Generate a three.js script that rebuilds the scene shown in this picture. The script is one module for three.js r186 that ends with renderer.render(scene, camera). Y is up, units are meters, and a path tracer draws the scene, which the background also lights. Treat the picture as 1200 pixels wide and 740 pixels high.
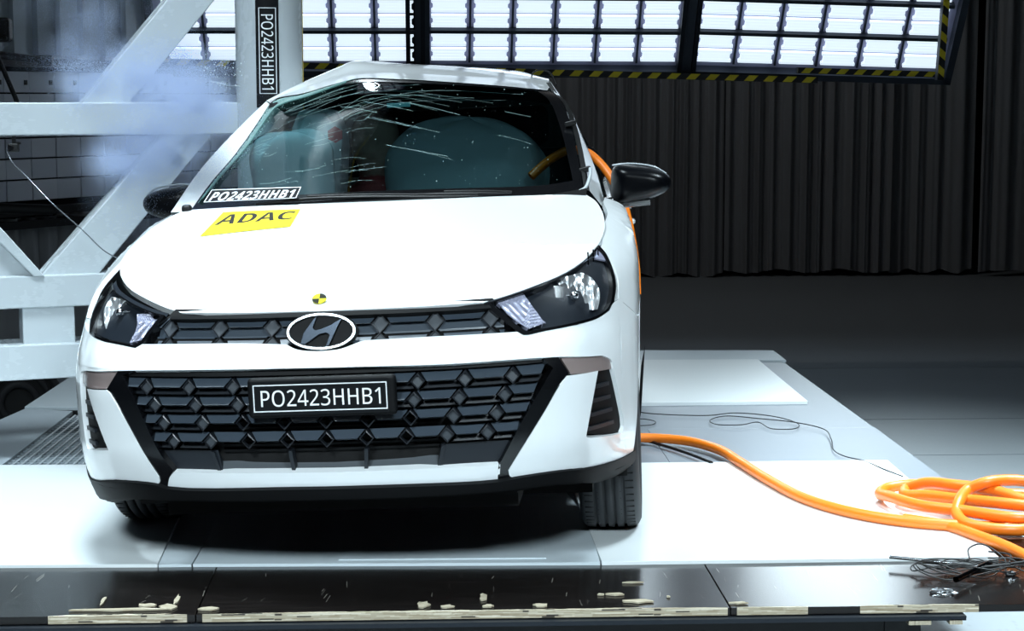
import * as THREE from 'three';
import { mergeGeometries, mergeVertices } from 'three/addons/utils/BufferGeometryUtils.js';
import { RoundedBoxGeometry } from 'three/addons/geometries/RoundedBoxGeometry.js';
import { RectAreaLightUniformsLib } from 'three/addons/lights/RectAreaLightUniformsLib.js';
import { ImprovedNoise } from 'three/addons/math/ImprovedNoise.js';

// ---------------------------------------------------------------- camera, light, exposure
const scene = new THREE.Scene();
scene.background = new THREE.Color(0x000000);
const camera = new THREE.PerspectiveCamera(2 * Math.atan(370 / 2150) * 180 / Math.PI, 1200 / 740, 0.1, 80);
camera.position.set(0.1528, 1.3431, 5.7458);
camera.rotation.set(-0.1191, -0.0465, 0, 'YXZ');
const renderer = new THREE.WebGLRenderer({ antialias: true });
renderer.toneMapping = THREE.LinearToneMapping;
renderer.toneMappingExposure = 1.0;
renderer.shadowMap.enabled = true;
RectAreaLightUniformsLib.init();
const LAMP_COLOR = new THREE.Color().setRGB(0.78, 0.93, 1.0);
const BANK_POWER = 20;      // candela of each visible rear bank
const KEY_POWER = 1;        // scale of the overhead banks above the sled
const GLOW = 1.1;           // what the eye sees of an LED module
const FLOOR_Y = -0.42;

// ---------------------------------------------------------------- small helpers
let seed = 7;
const rnd = () => { seed = (seed * 1664525 + 1013904223) >>> 0; return seed / 4294967296; };
const rr = (a, b) => a + (b - a) * rnd();
const V = (a) => new THREE.Vector3(a[0], a[1], a[2]);
const clamp = THREE.MathUtils.clamp, lerp = THREE.MathUtils.lerp;
const used = {};
function numbered(n) { used[n] = (used[n] ?? -1) + 1; return used[n] ? n + '_' + String(used[n]).padStart(3, '0') : n; }
function mesh(name, geo, mat, parent) {
  const m = new THREE.Mesh(Array.isArray(geo) ? merge(geo) : geo, mat);
  m.castShadow = m.receiveShadow = true;
  m.name = parent && parent !== scene ? name : numbered(name);
  (parent ?? scene).add(m);
  return m;
}
function group(name, pos = [0, 0, 0], parent) {
  const g = new THREE.Group();
  g.name = parent ? name : numbered(name); g.position.set(...pos); (parent ?? scene).add(g);
  return g;
}
function tag(o, label, category, grp) { o.userData.label = label; o.userData.category = category; if (grp) o.userData.group = grp; return o; }
function structure(o, kind = 'structure') { o.userData.kind = kind; return o; }
function merge(list) {
  const l = list.map((g) => { const h = g.index ? g.toNonIndexed() : g; for (const k of Object.keys(h.attributes)) if (!['position', 'normal', 'uv'].includes(k)) h.deleteAttribute(k);
    if (!h.attributes.uv) h.setAttribute('uv', new THREE.BufferAttribute(new Float32Array(h.attributes.position.count * 2), 2)); if (!h.attributes.normal) h.computeVertexNormals(); return h; });
  return mergeGeometries(l);
}
function box(w, h, d, x = 0, y = 0, z = 0, r = 0) {
  const g = r ? new RoundedBoxGeometry(w, h, d, 2, r) : new THREE.BoxGeometry(w, h, d);
  return g.translate(x, y, z);
}
function curve(pts, closed = false) { return new THREE.CatmullRomCurve3(pts.map((p) => (p.isVector3 ? p : V(p))), closed, 'centripetal'); }
function tube(pts, r, seg = 60, sides = 10, closed = false) { return new THREE.TubeGeometry(curve(pts, closed), seg, r, sides, closed); }
function bar(a, b, r, sides = 8) { return tube([a, b], r, 1, sides); }
function pchip(xs, ys) {   // smooth curve through a short table
  const n = xs.length, h = [], d = [], m = [];
  for (let i = 0; i < n - 1; i++) { h.push(xs[i + 1] - xs[i]); d.push((ys[i + 1] - ys[i]) / h[i]); }
  for (let i = 1; i < n - 1; i++) { if (d[i - 1] * d[i] <= 0) m[i] = 0; else { const a = 2 * h[i] + h[i - 1], b = h[i] + 2 * h[i - 1]; m[i] = (a + b) / (a / d[i - 1] + b / d[i]); } }
  m[0] = d[0]; m[n - 1] = d[n - 2];
  return (x) => {
    if (x <= xs[0]) return ys[0] + m[0] * (x - xs[0]);
    if (x >= xs[n - 1]) return ys[n - 1] + m[n - 1] * (x - xs[n - 1]);
    let i = 0; while (i < n - 2 && x > xs[i + 1]) i++;
    const t = (x - xs[i]) / h[i], t2 = t * t, t3 = t2 * t;
    return (2 * t3 - 3 * t2 + 1) * ys[i] + (t3 - 2 * t2 + t) * h[i] * m[i] + (3 * t2 - 2 * t3) * ys[i + 1] + (t3 - t2) * h[i] * m[i + 1];
  };
}
// outline of a sheet: runs of points, smooth inside a run, a corner between runs
function outline(...runs) {
  const out = [];
  runs.forEach((r, k) => {
    if (r.length === 2) out.push(r[0]);
    else { const c = curve(r.map((p) => [p[0], p[1], 0])), n = (r.length - 1) * 4; for (let i = 0; i < n; i++) { const p = c.getPoint(i / n); out.push([p.x, p.y]); } }
    const next = runs[(k + 1) % runs.length][0], last = r[r.length - 1];
    if (Math.hypot(next[0] - last[0], next[1] - last[1]) > 1e-6) out.push(last);
  });
  return out;
}
// a sheet over a flat outline, refined and laid on a surface map(u, v) -> [x, y, z], with folded edges of depth t
function panel(poly, map, { holes = [], h = 0.05, t = 0.006, out = [0, 0, 1] } = {}) {
  const split = (pl) => { const o = []; pl.forEach((p, i) => { const q = pl[(i + 1) % pl.length], n = Math.max(1, Math.ceil(Math.hypot(q[0] - p[0], q[1] - p[1]) / h)); for (let k = 0; k < n; k++) o.push(new THREE.Vector2(lerp(p[0], q[0], k / n), lerp(p[1], q[1], k / n))); }); return o; };
  const c = split(poly), hs = holes.map(split);
  let tris = THREE.ShapeUtils.triangulateShape(c, hs);
  const pts = [...c, ...hs.flat()], mids = new Map();
  const long = (a, b) => pts[a].distanceTo(pts[b]) > h * 1.35;
  const mid = (a, b) => { const k = a < b ? a + '_' + b : b + '_' + a; if (!mids.has(k)) { mids.set(k, pts.length); pts.push(pts[a].clone().lerp(pts[b], 0.5)); } return mids.get(k); };
  for (let pass = 0; pass < 9; pass++) {
    const next = []; let done = true;
    for (const [a, b, d] of tris) {
      const e = [long(a, b), long(b, d), long(d, a)], n = e[0] + e[1] + e[2];
      if (!n) { next.push([a, b, d]); continue; }
      done = false;
      const L = [pts[a].distanceTo(pts[b]), pts[b].distanceTo(pts[d]), pts[d].distanceTo(pts[a])];
      if (n === 3) { const p = mid(a, b), q = mid(b, d), r = mid(d, a); next.push([a, p, r], [p, b, q], [r, q, d], [p, q, r]); }
      else if (n === 1) { const k = e.indexOf(true), [x, y, z] = [[a, b, d], [b, d, a], [d, a, b]][k], m = mid(x, y); next.push([x, m, z], [m, y, z]); }
      else { const k = e.indexOf(false), [x, y, z] = [[a, b, d], [b, d, a], [d, a, b]][k]; const m1 = mid(y, z), m2 = mid(z, x);   // edge x-y is short
        if (L[(k + 1) % 3] > L[(k + 2) % 3]) next.push([x, y, m1], [x, m1, m2], [m1, z, m2]); else next.push([x, y, m2], [y, m1, m2], [m1, z, m2]); }
    }
    tris = next; if (done) break;
  }
  const pos = [], nor = [], uv = [], E = 1e-3, o = V(out);
  for (const p of pts) {
    const a = V(map(p.x, p.y)), du = V(map(p.x + E, p.y)).sub(V(map(p.x - E, p.y))), dv = V(map(p.x, p.y + E)).sub(V(map(p.x, p.y - E)));
    const n = du.cross(dv).normalize(); if (n.dot(o) < 0) n.negate();
    pos.push(a.x, a.y, a.z); nor.push(n.x, n.y, n.z); uv.push(p.x, p.y);
  }
  const idx = [], edge = new Map();
  const P = (i) => new THREE.Vector3(pos[i * 3], pos[i * 3 + 1], pos[i * 3 + 2]);
  for (let [a, b, d] of tris) {
    const fn = P(b).sub(P(a)).cross(P(d).sub(P(a)));
    if (fn.lengthSq() < 1e-16) continue;
    if (fn.dot(new THREE.Vector3(nor[a * 3], nor[a * 3 + 1], nor[a * 3 + 2])) < 0) [b, d] = [d, b];
    idx.push(a, b, d);
    for (const [x, y] of [[a, b], [b, d], [d, a]]) { const k = x < y ? x + '_' + y : y + '_' + x; edge.set(k, edge.has(k) ? null : [x, y]); }
  }
  const g = new THREE.BufferGeometry();
  if (t) for (const e of edge.values()) {
    if (!e) continue;
    const [x, y] = e, px = P(x), py = P(y), k = pos.length / 3;
    const bx = px.clone().addScaledVector(new THREE.Vector3(nor[x * 3], nor[x * 3 + 1], nor[x * 3 + 2]), -t), by = py.clone().addScaledVector(new THREE.Vector3(nor[y * 3], nor[y * 3 + 1], nor[y * 3 + 2]), -t);
    const n = py.clone().sub(px).cross(bx.clone().sub(px)).normalize().negate();
    for (const p of [px, py, bx, by]) { pos.push(p.x, p.y, p.z); nor.push(n.x, n.y, n.z); uv.push(0, 0); }
    idx.push(k, k + 2, k + 1, k + 1, k + 2, k + 3);
  }
  g.setAttribute('position', new THREE.Float32BufferAttribute(pos, 3)); g.setAttribute('normal', new THREE.Float32BufferAttribute(nor, 3)); g.setAttribute('uv', new THREE.Float32BufferAttribute(uv, 2));
  g.setIndex(idx);
  return g;
}
// a sheet S(u, v) over the unit square
function patch(S, nu = 24, nv = 16, flip = false) {
  const pos = [], uv = [], idx = [];
  for (let j = 0; j <= nv; j++) for (let i = 0; i <= nu; i++) { const p = S(i / nu, j / nv); pos.push(p.x, p.y, p.z); uv.push(i / nu, j / nv); }
  for (let j = 0; j < nv; j++) for (let i = 0; i < nu; i++) { const a = j * (nu + 1) + i, b = a + 1, c = a + nu + 1, d = c + 1; if (flip) idx.push(a, c, b, b, c, d); else idx.push(a, b, c, b, d, c); }
  const g = new THREE.BufferGeometry();
  g.setAttribute('position', new THREE.Float32BufferAttribute(pos, 3)); g.setAttribute('uv', new THREE.Float32BufferAttribute(uv, 2)); g.setIndex(idx); g.computeVertexNormals();
  return g;
}
function loft(curves, nu = 24, nv = 16, flip = false) {   // through curves that run the same way
  const cs = curves.map((c) => curve(c));
  const rows = []; for (let i = 0; i <= nu; i++) rows.push(curve(cs.map((c) => c.getPoint(i / nu))));
  return patch((u, v) => rows[Math.round(u * nu)].getPoint(v), nu, nv, flip);
}
function coons(bottom, top, left, right) {   // four curves, u along bottom and top, v along left and right
  const b = curve(bottom), t = curve(top), l = curve(left), r = curve(right), A = V(bottom[0]), B = V(bottom.at(-1)), C = V(top[0]), D = V(top.at(-1));
  return (u, v) => {
    const p = b.getPoint(clamp(u, 0, 1)).multiplyScalar(1 - v).addScaledVector(t.getPoint(clamp(u, 0, 1)), v).addScaledVector(l.getPoint(clamp(v, 0, 1)), 1 - u).addScaledVector(r.getPoint(clamp(v, 0, 1)), u);
    return p.addScaledVector(A, -(1 - u) * (1 - v)).addScaledVector(B, -u * (1 - v)).addScaledVector(C, -(1 - u) * v).addScaledVector(D, -u * v);
  };
}
// ---------------------------------------------------------------- textures: colour, grain, print, wear
const noise = new ImprovedNoise();
function tex(canvas, srgb = true, rx = 1, ry = 1) {
  const t = new THREE.CanvasTexture(canvas); t.wrapS = t.wrapT = THREE.RepeatWrapping; t.repeat.set(rx, ry);
  if (srgb) t.colorSpace = THREE.SRGBColorSpace; return t;
}
function canvas(w, h, draw) { const c = document.createElement('canvas'); c.width = w; c.height = h; draw(c.getContext('2d'), w, h); return c; }
function grain(w, h, f) {   // one-channel noise map
  const d = new Uint8Array(w * h * 4);
  for (let y = 0; y < h; y++) for (let x = 0; x < w; x++) { const v = clamp(f(x / w, y / h), 0, 1) * 255; d.set([v, v, v, 255], (y * w + x) * 4); }
  const t = new THREE.DataTexture(d, w, h); t.wrapS = t.wrapT = THREE.RepeatWrapping; t.magFilter = THREE.LinearFilter; t.needsUpdate = true; return t;
}
const n2 = (x, y, s) => noise.noise(x * s, y * s, 3.7);
const scuff = grain(512, 512, (x, y) => 0.5 + 0.28 * n2(x, y, 9) + 0.2 * n2(x, y, 37) + 0.14 * n2(x * 0.3, y, 160));
const std = (color, roughness = 0.6, metalness = 0, more = {}) => new THREE.MeshStandardMaterial({ color, roughness, metalness, ...more });
const phys = (color, roughness, more = {}) => new THREE.MeshPhysicalMaterial({ color, roughness, ...more });
const M = {
  paint: phys(0xeef2f4, 0.4, { clearcoat: 1, clearcoatRoughness: 0.06, side: THREE.DoubleSide }),
  gloss: phys(0x0a0b0e, 0.25, { clearcoat: 0.6, clearcoatRoughness: 0.1 }),
  plastic: phys(0x0a0b0d, 0.6, { specularIntensity: 0.4 }),
  grille: std(0x1c2026, 0.36),
  facet: phys(0x3a434d, 0.38, { clearcoat: 0.4, clearcoatRoughness: 0.3 }),
  mesh: std(0x3d4248, 0.5, 0, { bumpMap: scuff, bumpScale: 0.001 }),
  void: std(0x050506, 0.9),
  rubber: std(0x15161a, 0.75),
  chrome: std(0xdfe4e8, 0.2, 1),
  darkchrome: std(0x30353c, 0.22, 1),
  lens: phys(0xffffff, 0.02, { transmission: 1, thickness: 0, ior: 1.5, specularIntensity: 0.35 }),
  windshield: phys(0x96b4b8, 0.03, { transmission: 1, thickness: 0, ior: 1.5, side: THREE.DoubleSide }),
  sideglass: phys(0x4f6a6c, 0.03, { transmission: 1, thickness: 0, ior: 1.5 }),
  prism: phys(0xa0a2b8, 0.25, { clearcoat: 1 }),
  amber: phys(0x8f807d, 0.2, { clearcoat: 1, clearcoatRoughness: 0.05 }),
  crack: std(0xbfe6e4, 0.4),
  steel: std(0xc4ccd1, 0.45, 0, { roughnessMap: scuff }),
  pole: std(0xb4bbc0, 0.5, 0, { roughnessMap: scuff }),
  orange: phys(0xf07c12, 0.45, { clearcoat: 0.25, clearcoatRoughness: 0.3 }),
  black: std(0x08090b, 0.5),
  darkmetal: std(0x2a2f36, 0.45, 0.6),
  housing: std(0x39404a, 0.5, 0.3),
  airbag: std(0xcdd6da, 0.9, 0, { side: THREE.DoubleSide }),
  cloth: std(0x23262c, 0.95),
  yellow: std(0xf2d21a, 0.5),
  greymetal: std(0x8d949b, 0.4, 0.7, { roughnessMap: scuff }),
};
M.mirrorcap = phys(0x05060a, 0.3, { specularIntensity: 0.35 }); M.grate = std(0x838c92, 0.55); M.dish = std(0xf2f5f8, 0.3, 0.85); M.lampback = std(0x9c9db8, 0.6); M.clad1 = std(0xa3acb0, 0.6, 0.1); M.clad2 = std(0x8b9599, 0.6, 0.1);
const printMat = (t, r = 0.4) => std(0xffffff, r, 0, { map: t });

// ---------------------------------------------------------------- the lamps: banks of LED floodlights
const dots = tex(canvas(256, 64, (c, w, h) => { c.fillStyle = '#ffffff'; c.fillRect(0, 0, w, h); c.fillStyle = '#8d8ac0'; for (let y = 0; y < 4; y++) for (let x = 0; x < 16; x++) { c.beginPath(); c.arc(x * 16 + 8, y * 16 + 8, 3.2, 0, 7); c.fill(); } }));
const ledMat = new THREE.MeshStandardMaterial({ color: 0xdde0f0, roughness: 0.4, emissive: LAMP_COLOR, emissiveIntensity: GLOW, emissiveMap: dots });
const CELL_W = 0.2885, ROW_H = 0.262;
const ledShape = new THREE.Shape();   // a module with notched ends
{ const w = 0.119, h = 0.0465; [[-w, -h], [w, -h], [w, -0.03], [w - 0.012, -0.02], [w - 0.012, 0.02], [w, 0.03], [w, h], [-w, h], [-w, 0.03], [-w + 0.012, 0.02], [-w + 0.012, -0.02], [-w, -0.03]].forEach((p, i) => (i ? ledShape.lineTo(...p) : ledShape.moveTo(...p))); }
const ledGeo = new THREE.ExtrudeGeometry(ledShape, { depth: 0.025, bevelEnabled: false });
{ const u = ledGeo.attributes.uv; for (let i = 0; i < u.count; i++) u.setXY(i, (u.getX(i) + 0.119) / 0.238, (u.getY(i) + 0.0465) / 0.093); }
function lightPanel(cols, rows, power, label, spot) {   // origin at the middle of its bottom edge, face towards +z
  const g = group('light_panel'); tag(g, label, 'light');
  const w = cols * CELL_W, hgt = rows * ROW_H;
  mesh('back_plate', box(w + 0.1, hgt + 0.1, 0.05, 0, hgt / 2, -0.06), M.lampback, g);
  mesh('frame', [box(w + 0.16, 0.05, 0.1, 0, -0.055, 0), box(w + 0.16, 0.05, 0.1, 0, hgt + 0.055, 0), box(0.05, hgt + 0.16, 0.1, -w / 2 - 0.06, hgt / 2, 0), box(0.05, hgt + 0.16, 0.1, w / 2 + 0.06, hgt / 2, 0)], M.housing, g);
  const bars = [];
  for (let j = 1; j < rows; j++) bars.push(box(w, 0.026, 0.05, 0, j * ROW_H, 0));
  for (let i = 1; i < cols; i++) bars.push(box(0.014, hgt, 0.02, -w / 2 + i * CELL_W, hgt / 2, -0.02));
  mesh('divider', bars, M.housing, g);
  for (let j = 0; j < rows; j++) for (let i = 0; i < cols; i++) for (const s of [0, 1]) {
    const m = mesh('led_module', ledGeo, ledMat, g); m.position.set(-w / 2 + (i + 0.5) * CELL_W, j * ROW_H + 0.072 + s * 0.116, -0.02);
  }
  // lensed floods: a soft-edged beam as wide as the bank
    const l = new THREE.SpotLight(LAMP_COLOR, power, 0, spot, 1, 2); l.name = 'panel_light'; l.position.set(0, hgt / 2, 0.08); l.target.position.set(0, hgt / 2, 2); l.castShadow = true; l.shadow.radius = 30; l.shadow.mapSize.set(2048, 2048); g.add(l, l.target);
  return g;
}
const BANK_Z = -7, TILT = 33 * Math.PI / 180;
for (const [x, y, roll, label] of [[-0.77, 1.565, 0, 'left tilted bank of white LED floodlights behind the steel pole and the roof'], [1.03, 1.565, -0.004, 'middle tilted bank of white LED floodlights right above the car roof'], [2.86, 1.54, -0.028, 'right tilted bank of white LED floodlights with striped tape on its right edge']]) {
  const p = lightPanel(6, 6, BANK_POWER, label, 0.5);
  p.position.set(x, y, BANK_Z); p.rotation.set(TILT, 0, roll, 'ZXY');
}
for (const [x, y, z, rx, rz, power, beam, label] of [[-1.4, 4.6, 5.4, 2.3, 0.12, 175, 0.6, 'overhead LED floodlight bank on the left in front of the sled'], [1.8, 4.6, 5.4, 2.3, -0.1, 175, 0.6, 'overhead LED floodlight bank on the right in front of the sled'], [-0.9, 4.9, -0.5, 1.6, 0, 130, 0.78, 'overhead LED floodlight bank straight above the car'], [2.9, 4.9, -1.2, 1.58, 0, 310, 0.66, 'overhead LED floodlight bank above the right sheets of the sled']]) {
  const p = lightPanel(6, 5, power * KEY_POWER, label, beam);
  p.position.set(x, y, z); p.rotation.set(rx, 0, rz);
}

// ---------------------------------------------------------------- the hall
const floorMat = phys(0x91999e, 0.5, { clearcoat: 0.15, clearcoatRoughness: 0.3, map: tex(canvas(512, 512, (c, w, h) => { c.fillStyle = '#f4f4f4'; c.fillRect(0, 0, w, h); for (let i = 0; i < 4000; i++) { c.fillStyle = `rgba(90,90,90,${0.1 * rnd()})`; c.fillRect(rnd() * w, rnd() * h, 1 + rnd() * 3, 1 + rnd() * 2); } })) });
const hall = std(0x101114, 0.9);
{
  const fl = structure(group('floor'));
  const lines = [[9, -1.2], [-1.2, -3.07], [-3.07, -4.08], [-4.08, -5.98], [-5.98, -13.6]];   // slabs between the joints that cross the hall
  lines.forEach(([a, b]) => { const s = mesh('floor_slab', box(20, 0.3, a - b - 0.016, 1, FLOOR_Y - 0.15, (a + b) / 2), floorMat, fl); { const u = s.geometry.attributes.uv; for (let i = 0; i < u.count; i++) u.setXY(i, u.getX(i) * 10, u.getY(i) * 2); } });
  mesh('joint_bed', box(20, 0.2, 23, 1, FLOOR_Y - 0.22, -2.3), M.void, fl);
  structure(mesh('wall_back', box(20, 7.6, 0.3, 1, 3.2, -13.2), hall)); structure(mesh('wall_front', box(20, 7.6, 0.3, 1, 3.2, 9), hall));
  structure(mesh('wall_left', box(0.3, 7.6, 22.4, -8.8, 3.2, -2.1), hall)); structure(mesh('wall_right', box(0.3, 7.6, 22.4, 10.8, 3.2, -2.1), hall));
  structure(mesh('ceiling', box(20, 0.3, 22.6, 1, 7.1, -2.1), hall));
}
for (const [x, label] of [[1.6, 'dim ceiling lamp high above the curtains at the back of the hall']]) {   // weak house light near the curtains
  const g = group('ceiling_lamp', [x, 6.9, -9.4]); tag(g, label, 'light');
  mesh('lamp_frame', box(2.1, 0.08, 0.5, 0, 0, 0, 0.01), M.housing, g);
  mesh('diffuser', box(2.0, 0.02, 0.4, 0, -0.045, 0), new THREE.MeshStandardMaterial({ color: 0xffffff, emissive: 0xffffff, emissiveIntensity: 1 }), g);
  const l = new THREE.RectAreaLight(0xffffff, 11, 2.0, 0.4); l.name = 'house_light'; l.position.set(0, -0.07, 0); l.rotation.x = -Math.PI / 2; g.add(l);
}
// black-out curtains, each hung in folds
function drape(name, x0, x1, z, y0, y1, folds, depth, mat, label, dir = [1, 0]) {
  const n = folds * 14, w = x1 - x0, ph = rr(0, 9);
  const S = (u, v) => { const s = u * w, k = u * folds * 6.283 + 1.3 * Math.sin(u * folds * 1.7 + ph); const d = depth * (Math.sin(k) + 0.45 * Math.sin(k * 2.3 + ph) ) * (0.75 + 0.25 * v) + 0.02 * Math.sin(u * 5 + v * 2 + ph);
    return new THREE.Vector3(x0 + s * dir[0] - d * dir[1], y0 + v * (y1 - y0) + (1 - v) * 0.02 * Math.sin(u * 17 + ph), z + s * dir[1] + d * dir[0]); };
  const m = mesh(name, patch(S, n, 6), mat); tag(m, label, 'curtain'); return m;
}
const curtainMat = std(0x97999b, 0.95, 0, { side: THREE.DoubleSide });
drape('curtain', -3.4, 1.9, -12.1, FLOOR_Y + 0.03, 6.8, 26, 0.05, curtainMat, 'dark grey pleated curtain behind the car and the steel frame');
drape('curtain', 1.9, 3.05, -12.05, FLOOR_Y + 0.02, 6.8, 8, 0.05, curtainMat, 'charcoal pleated curtain just right of the door mirror');
drape('curtain', 3.06, 4.7, -12.1, FLOOR_Y + 0.05, 6.8, 11, 0.05, curtainMat, 'dark pleated curtain under the hanging end of the lower striped tape');
drape('curtain', 4.72, 5.55, -12.15, FLOOR_Y + 0.04, 6.8, 4, 0.04, curtainMat, 'black pleated curtain below the right corner of the right floodlight bank');
drape('curtain', 5.56, 9.4, -12.0, FLOOR_Y + 0.04, 6.8, 18, 0.04, curtainMat, 'rightmost black curtain at the dark right edge of the hall');

// steel rails under the banks, with hazard tape
const hazard = tex(canvas(128, 64, (c) => { c.fillStyle = '#0b0b0c'; c.fillRect(0, 0, 128, 64); c.fillStyle = '#d9c420'; c.beginPath(); c.moveTo(20, 64); c.lineTo(56, 0); c.lineTo(118, 0); c.lineTo(82, 64); c.fill(); }));
function tapeMat(rx) { const t = hazard.clone(); t.repeat.set(rx, 1); t.needsUpdate = true; return std(0xffffff, 0.6, 0, { map: t }); }
function rail(a, b, name, label, n, hgt = 0.044) {
  const A = V(a), B = V(b), L = A.distanceTo(B), g = group(name, A.clone().lerp(B, 0.5).toArray()); tag(g, label, 'rail');
  g.rotation.z = Math.atan2(B.y - A.y, B.x - A.x);
  mesh('beam', box(L, hgt, 0.06), M.housing, g);
  mesh('hazard_tape', box(L, hgt * 0.9, 0.004, 0, 0, 0.034), tapeMat(n), g);
  return g;
}
rail([-1.694, 1.577, -6.93], [2.851, 1.453, -6.93], 'taped_rail', 'long yellow and black taped rail running under the left and middle floodlight banks', 34);
rail([2.687, 1.518, -6.8], [3.655, 1.49, -6.8], 'taped_rail', 'short yellow and black taped rail under the right floodlight bank', 8, 0.04);
rail([3.632, 1.493, -6.8], [3.656, 1.974, -6.5], 'taped_rail', 'slanting yellow and black taped edge beside the right floodlight bank', 5, 0.045);
for (const [px, label] of [[[0.083, 1.768, -7.05], 'dark steel upright between the left and middle floodlight banks'], [[1.951, 1.77, -7.05], 'dark steel upright between the middle and right floodlight banks']]) {
  const g = group('steel_upright', [px[0], 1.4, -7.12]); tag(g, label, 'post'); g.rotation.x = TILT;
  mesh('channel', [box(0.1, 2.0, 0.03, 0, 1.12, 0), box(0.03, 2.0, 0.07, -0.05, 1.12, 0.03), box(0.03, 2.0, 0.07, 0.05, 1.12, 0.03)], M.darkmetal, g);
  for (let i = 0; i < 6; i++) mesh('bolt', new THREE.CylinderGeometry(0.008, 0.008, 0.02, 8).rotateX(Math.PI / 2).translate(i % 2 ? 0.03 : -0.03, 0.2 + i * 0.13, 0.02), M.chrome, g);
}

// pale block wall on the left, seen at a slant
{
  const Q = [-1.927, 0.855, -6.5], yaw = Math.atan2(0.835, 0.55);
  const blocks = tag(group('block_wall', [Q[0], 0, Q[2]]), 'pale grey wall of small square panels in rows behind the steel frame', 'wall'); blocks.rotation.y = yaw;
  const mats = [std(0xc9ccd4, 0.8), std(0xbdc1cb, 0.8), std(0xd0d2d9, 0.8)];
  const rows = [[-0.29, 1.499], [-0.296, 1.361], [-0.299, 1.293], [-0.307, 1.085], [-0.312, 0.956], [-0.317, 0.825], [-0.322, 0.69]].map((r) => r[1]);
  rows.splice(3, 0, (rows[2] + rows[3]) / 2);
  const geo = new Map();
  const step = 0.215;
  for (let j = 0; j < rows.length - 1; j++) for (let i = -6; i < 7; i++) {
    const hgt = rows[j] - rows[j + 1] - 0.016; const key = hgt.toFixed(3);
    if (!geo.has(key)) geo.set(key, new RoundedBoxGeometry(step - 0.006, hgt + 0.006, 0.05, 1, 0.004));
    const m = mesh('wall_panel', geo.get(key), mats[Math.floor(rnd() * 3)], blocks); m.position.set(i * step + 0.02, (rows[j] + rows[j + 1]) / 2, rr(-0.004, 0.004));
  }
  mesh('backing', box(2.9, rows[0] - rows.at(-1) + 0.1, 0.04, 0.05, (rows[0] + rows.at(-1)) / 2, -0.035), M.void, blocks);
  for (const y of [rows[0] + 0.05, rows.at(-1) - 0.06, rows.at(-1) - 0.14]) mesh('ledge', box(2.9, 0.05, 0.12, 0.05, y, 0.03), M.black, blocks);
  for (let i = -6; i < 7; i += 1) mesh('handle', box(0.018, 0.03, 0.015, i * step + 0.09, (rows[1] + rows[2]) / 2 + 0.1, 0.03), M.black, blocks);
  // sheet-metal cladding above, dark curtain below
  const clad = tag(group('ribbed_cladding', [Q[0], 0, Q[2]]), 'dull ribbed metal cladding above the pale block wall at top left', 'cladding'); clad.rotation.y = yaw;
  for (let i = -6; i < 9; i++) mesh('rib', [box(0.1, 2.6, 0.05, i * 0.2, rows[0] + 1.4, 0), box(0.09, 2.6, 0.01, i * 0.2 + 0.1, rows[0] + 1.4, -0.02)], i % 3 ? M.clad1 : M.clad2, clad);
  const low = drape('curtain', Q[0] - 0.75, Q[0] + 1.1, Q[2] + 1.2, FLOOR_Y + 0.03, rows.at(-1) - 0.1, 9, 0.03, curtainMat, 'charcoal pleated curtain below the pale block wall seen through the steel frame', [0.55, -0.835]);
  const arm = tag(mesh('lamp_arm', [bar([-2.2, 1.569, -4.5], [-1.93, 1.534, -4.6], 0.022), box(0.07, 0.05, 0.05, ...[-1.94, 1.533, -4.58])], M.black), 'black steel arm at the top left above the pale block wall', 'arm');
  tag(mesh('lamp_arm', [bar([-2.227, 0.729, -4.5], [-1.931, 0.713, -4.6], 0.03)], M.black), 'black steel arm under the pale block wall at the left edge', 'arm');
  tag(mesh('hanging_cable', tube([[-1.935, 1.536, -3.4], [-1.905, 1.462, -3.4], [-1.874, 1.383, -3.4], [-1.844, 1.3, -3.4], [-1.846, 1.187, -3.45]], 0.012, 24, 8), M.black), 'thick black cable hanging at the top left edge', 'cable');
  tag(mesh('spotlight', [box(0.1, 0.12, 0.1, ...[-1.937, 1.667, -3.5], 0.02), box(0.09, 0.02, 0.12, ...[-1.943, 1.626, -3.5], 0.005)], M.black), 'small black spotlight cut by the top left edge', 'light');
}

// ---------------------------------------------------------------- the crash sled
const ply = canvas(2048, 256, (c, w, h) => {
  c.fillStyle = '#151211'; c.fillRect(0, 0, w, h);
  for (let i = 0; i < 2600; i++) { const v = rnd(); c.fillStyle = `rgba(${v < 0.5 ? '14,12,12' : '70,62,58'},${0.10 + 0.15 * rnd()})`; c.fillRect(rnd() * w, rnd() * h, 20 + rnd() * 160, 1); }
  for (let i = 0; i < 60; i++) { c.strokeStyle = `rgba(205,200,185,${0.25 + 0.5 * rnd()})`; c.lineWidth = 1 + rnd(); const x = rnd() * w, y = h * 0.45 + rnd() * h * 0.5; c.beginPath(); c.moveTo(x, y); c.lineTo(x + (rnd() - 0.3) * 14, y - 6 - rnd() * 18); c.stroke(); }
});
function chips(parent, list) {   // torn wood at the worn front edge, thin raised splinters
  for (const [x, z, sx, sz] of list) {
    const s = new THREE.Shape(); const n = 11;
    for (let i = 0; i < n; i++) { const a = i / n * 6.283, r = rr(0.55, 1.1); const p = [Math.cos(a) * r * sx, Math.sin(a) * r * sz]; i ? s.lineTo(...p) : s.moveTo(...p); }
    mesh('torn_splinter', new THREE.ExtrudeGeometry(s, { depth: 0.004, bevelEnabled: false }).rotateX(-Math.PI / 2).translate(x, -0.005, z), wood, parent);
  }
}
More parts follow.
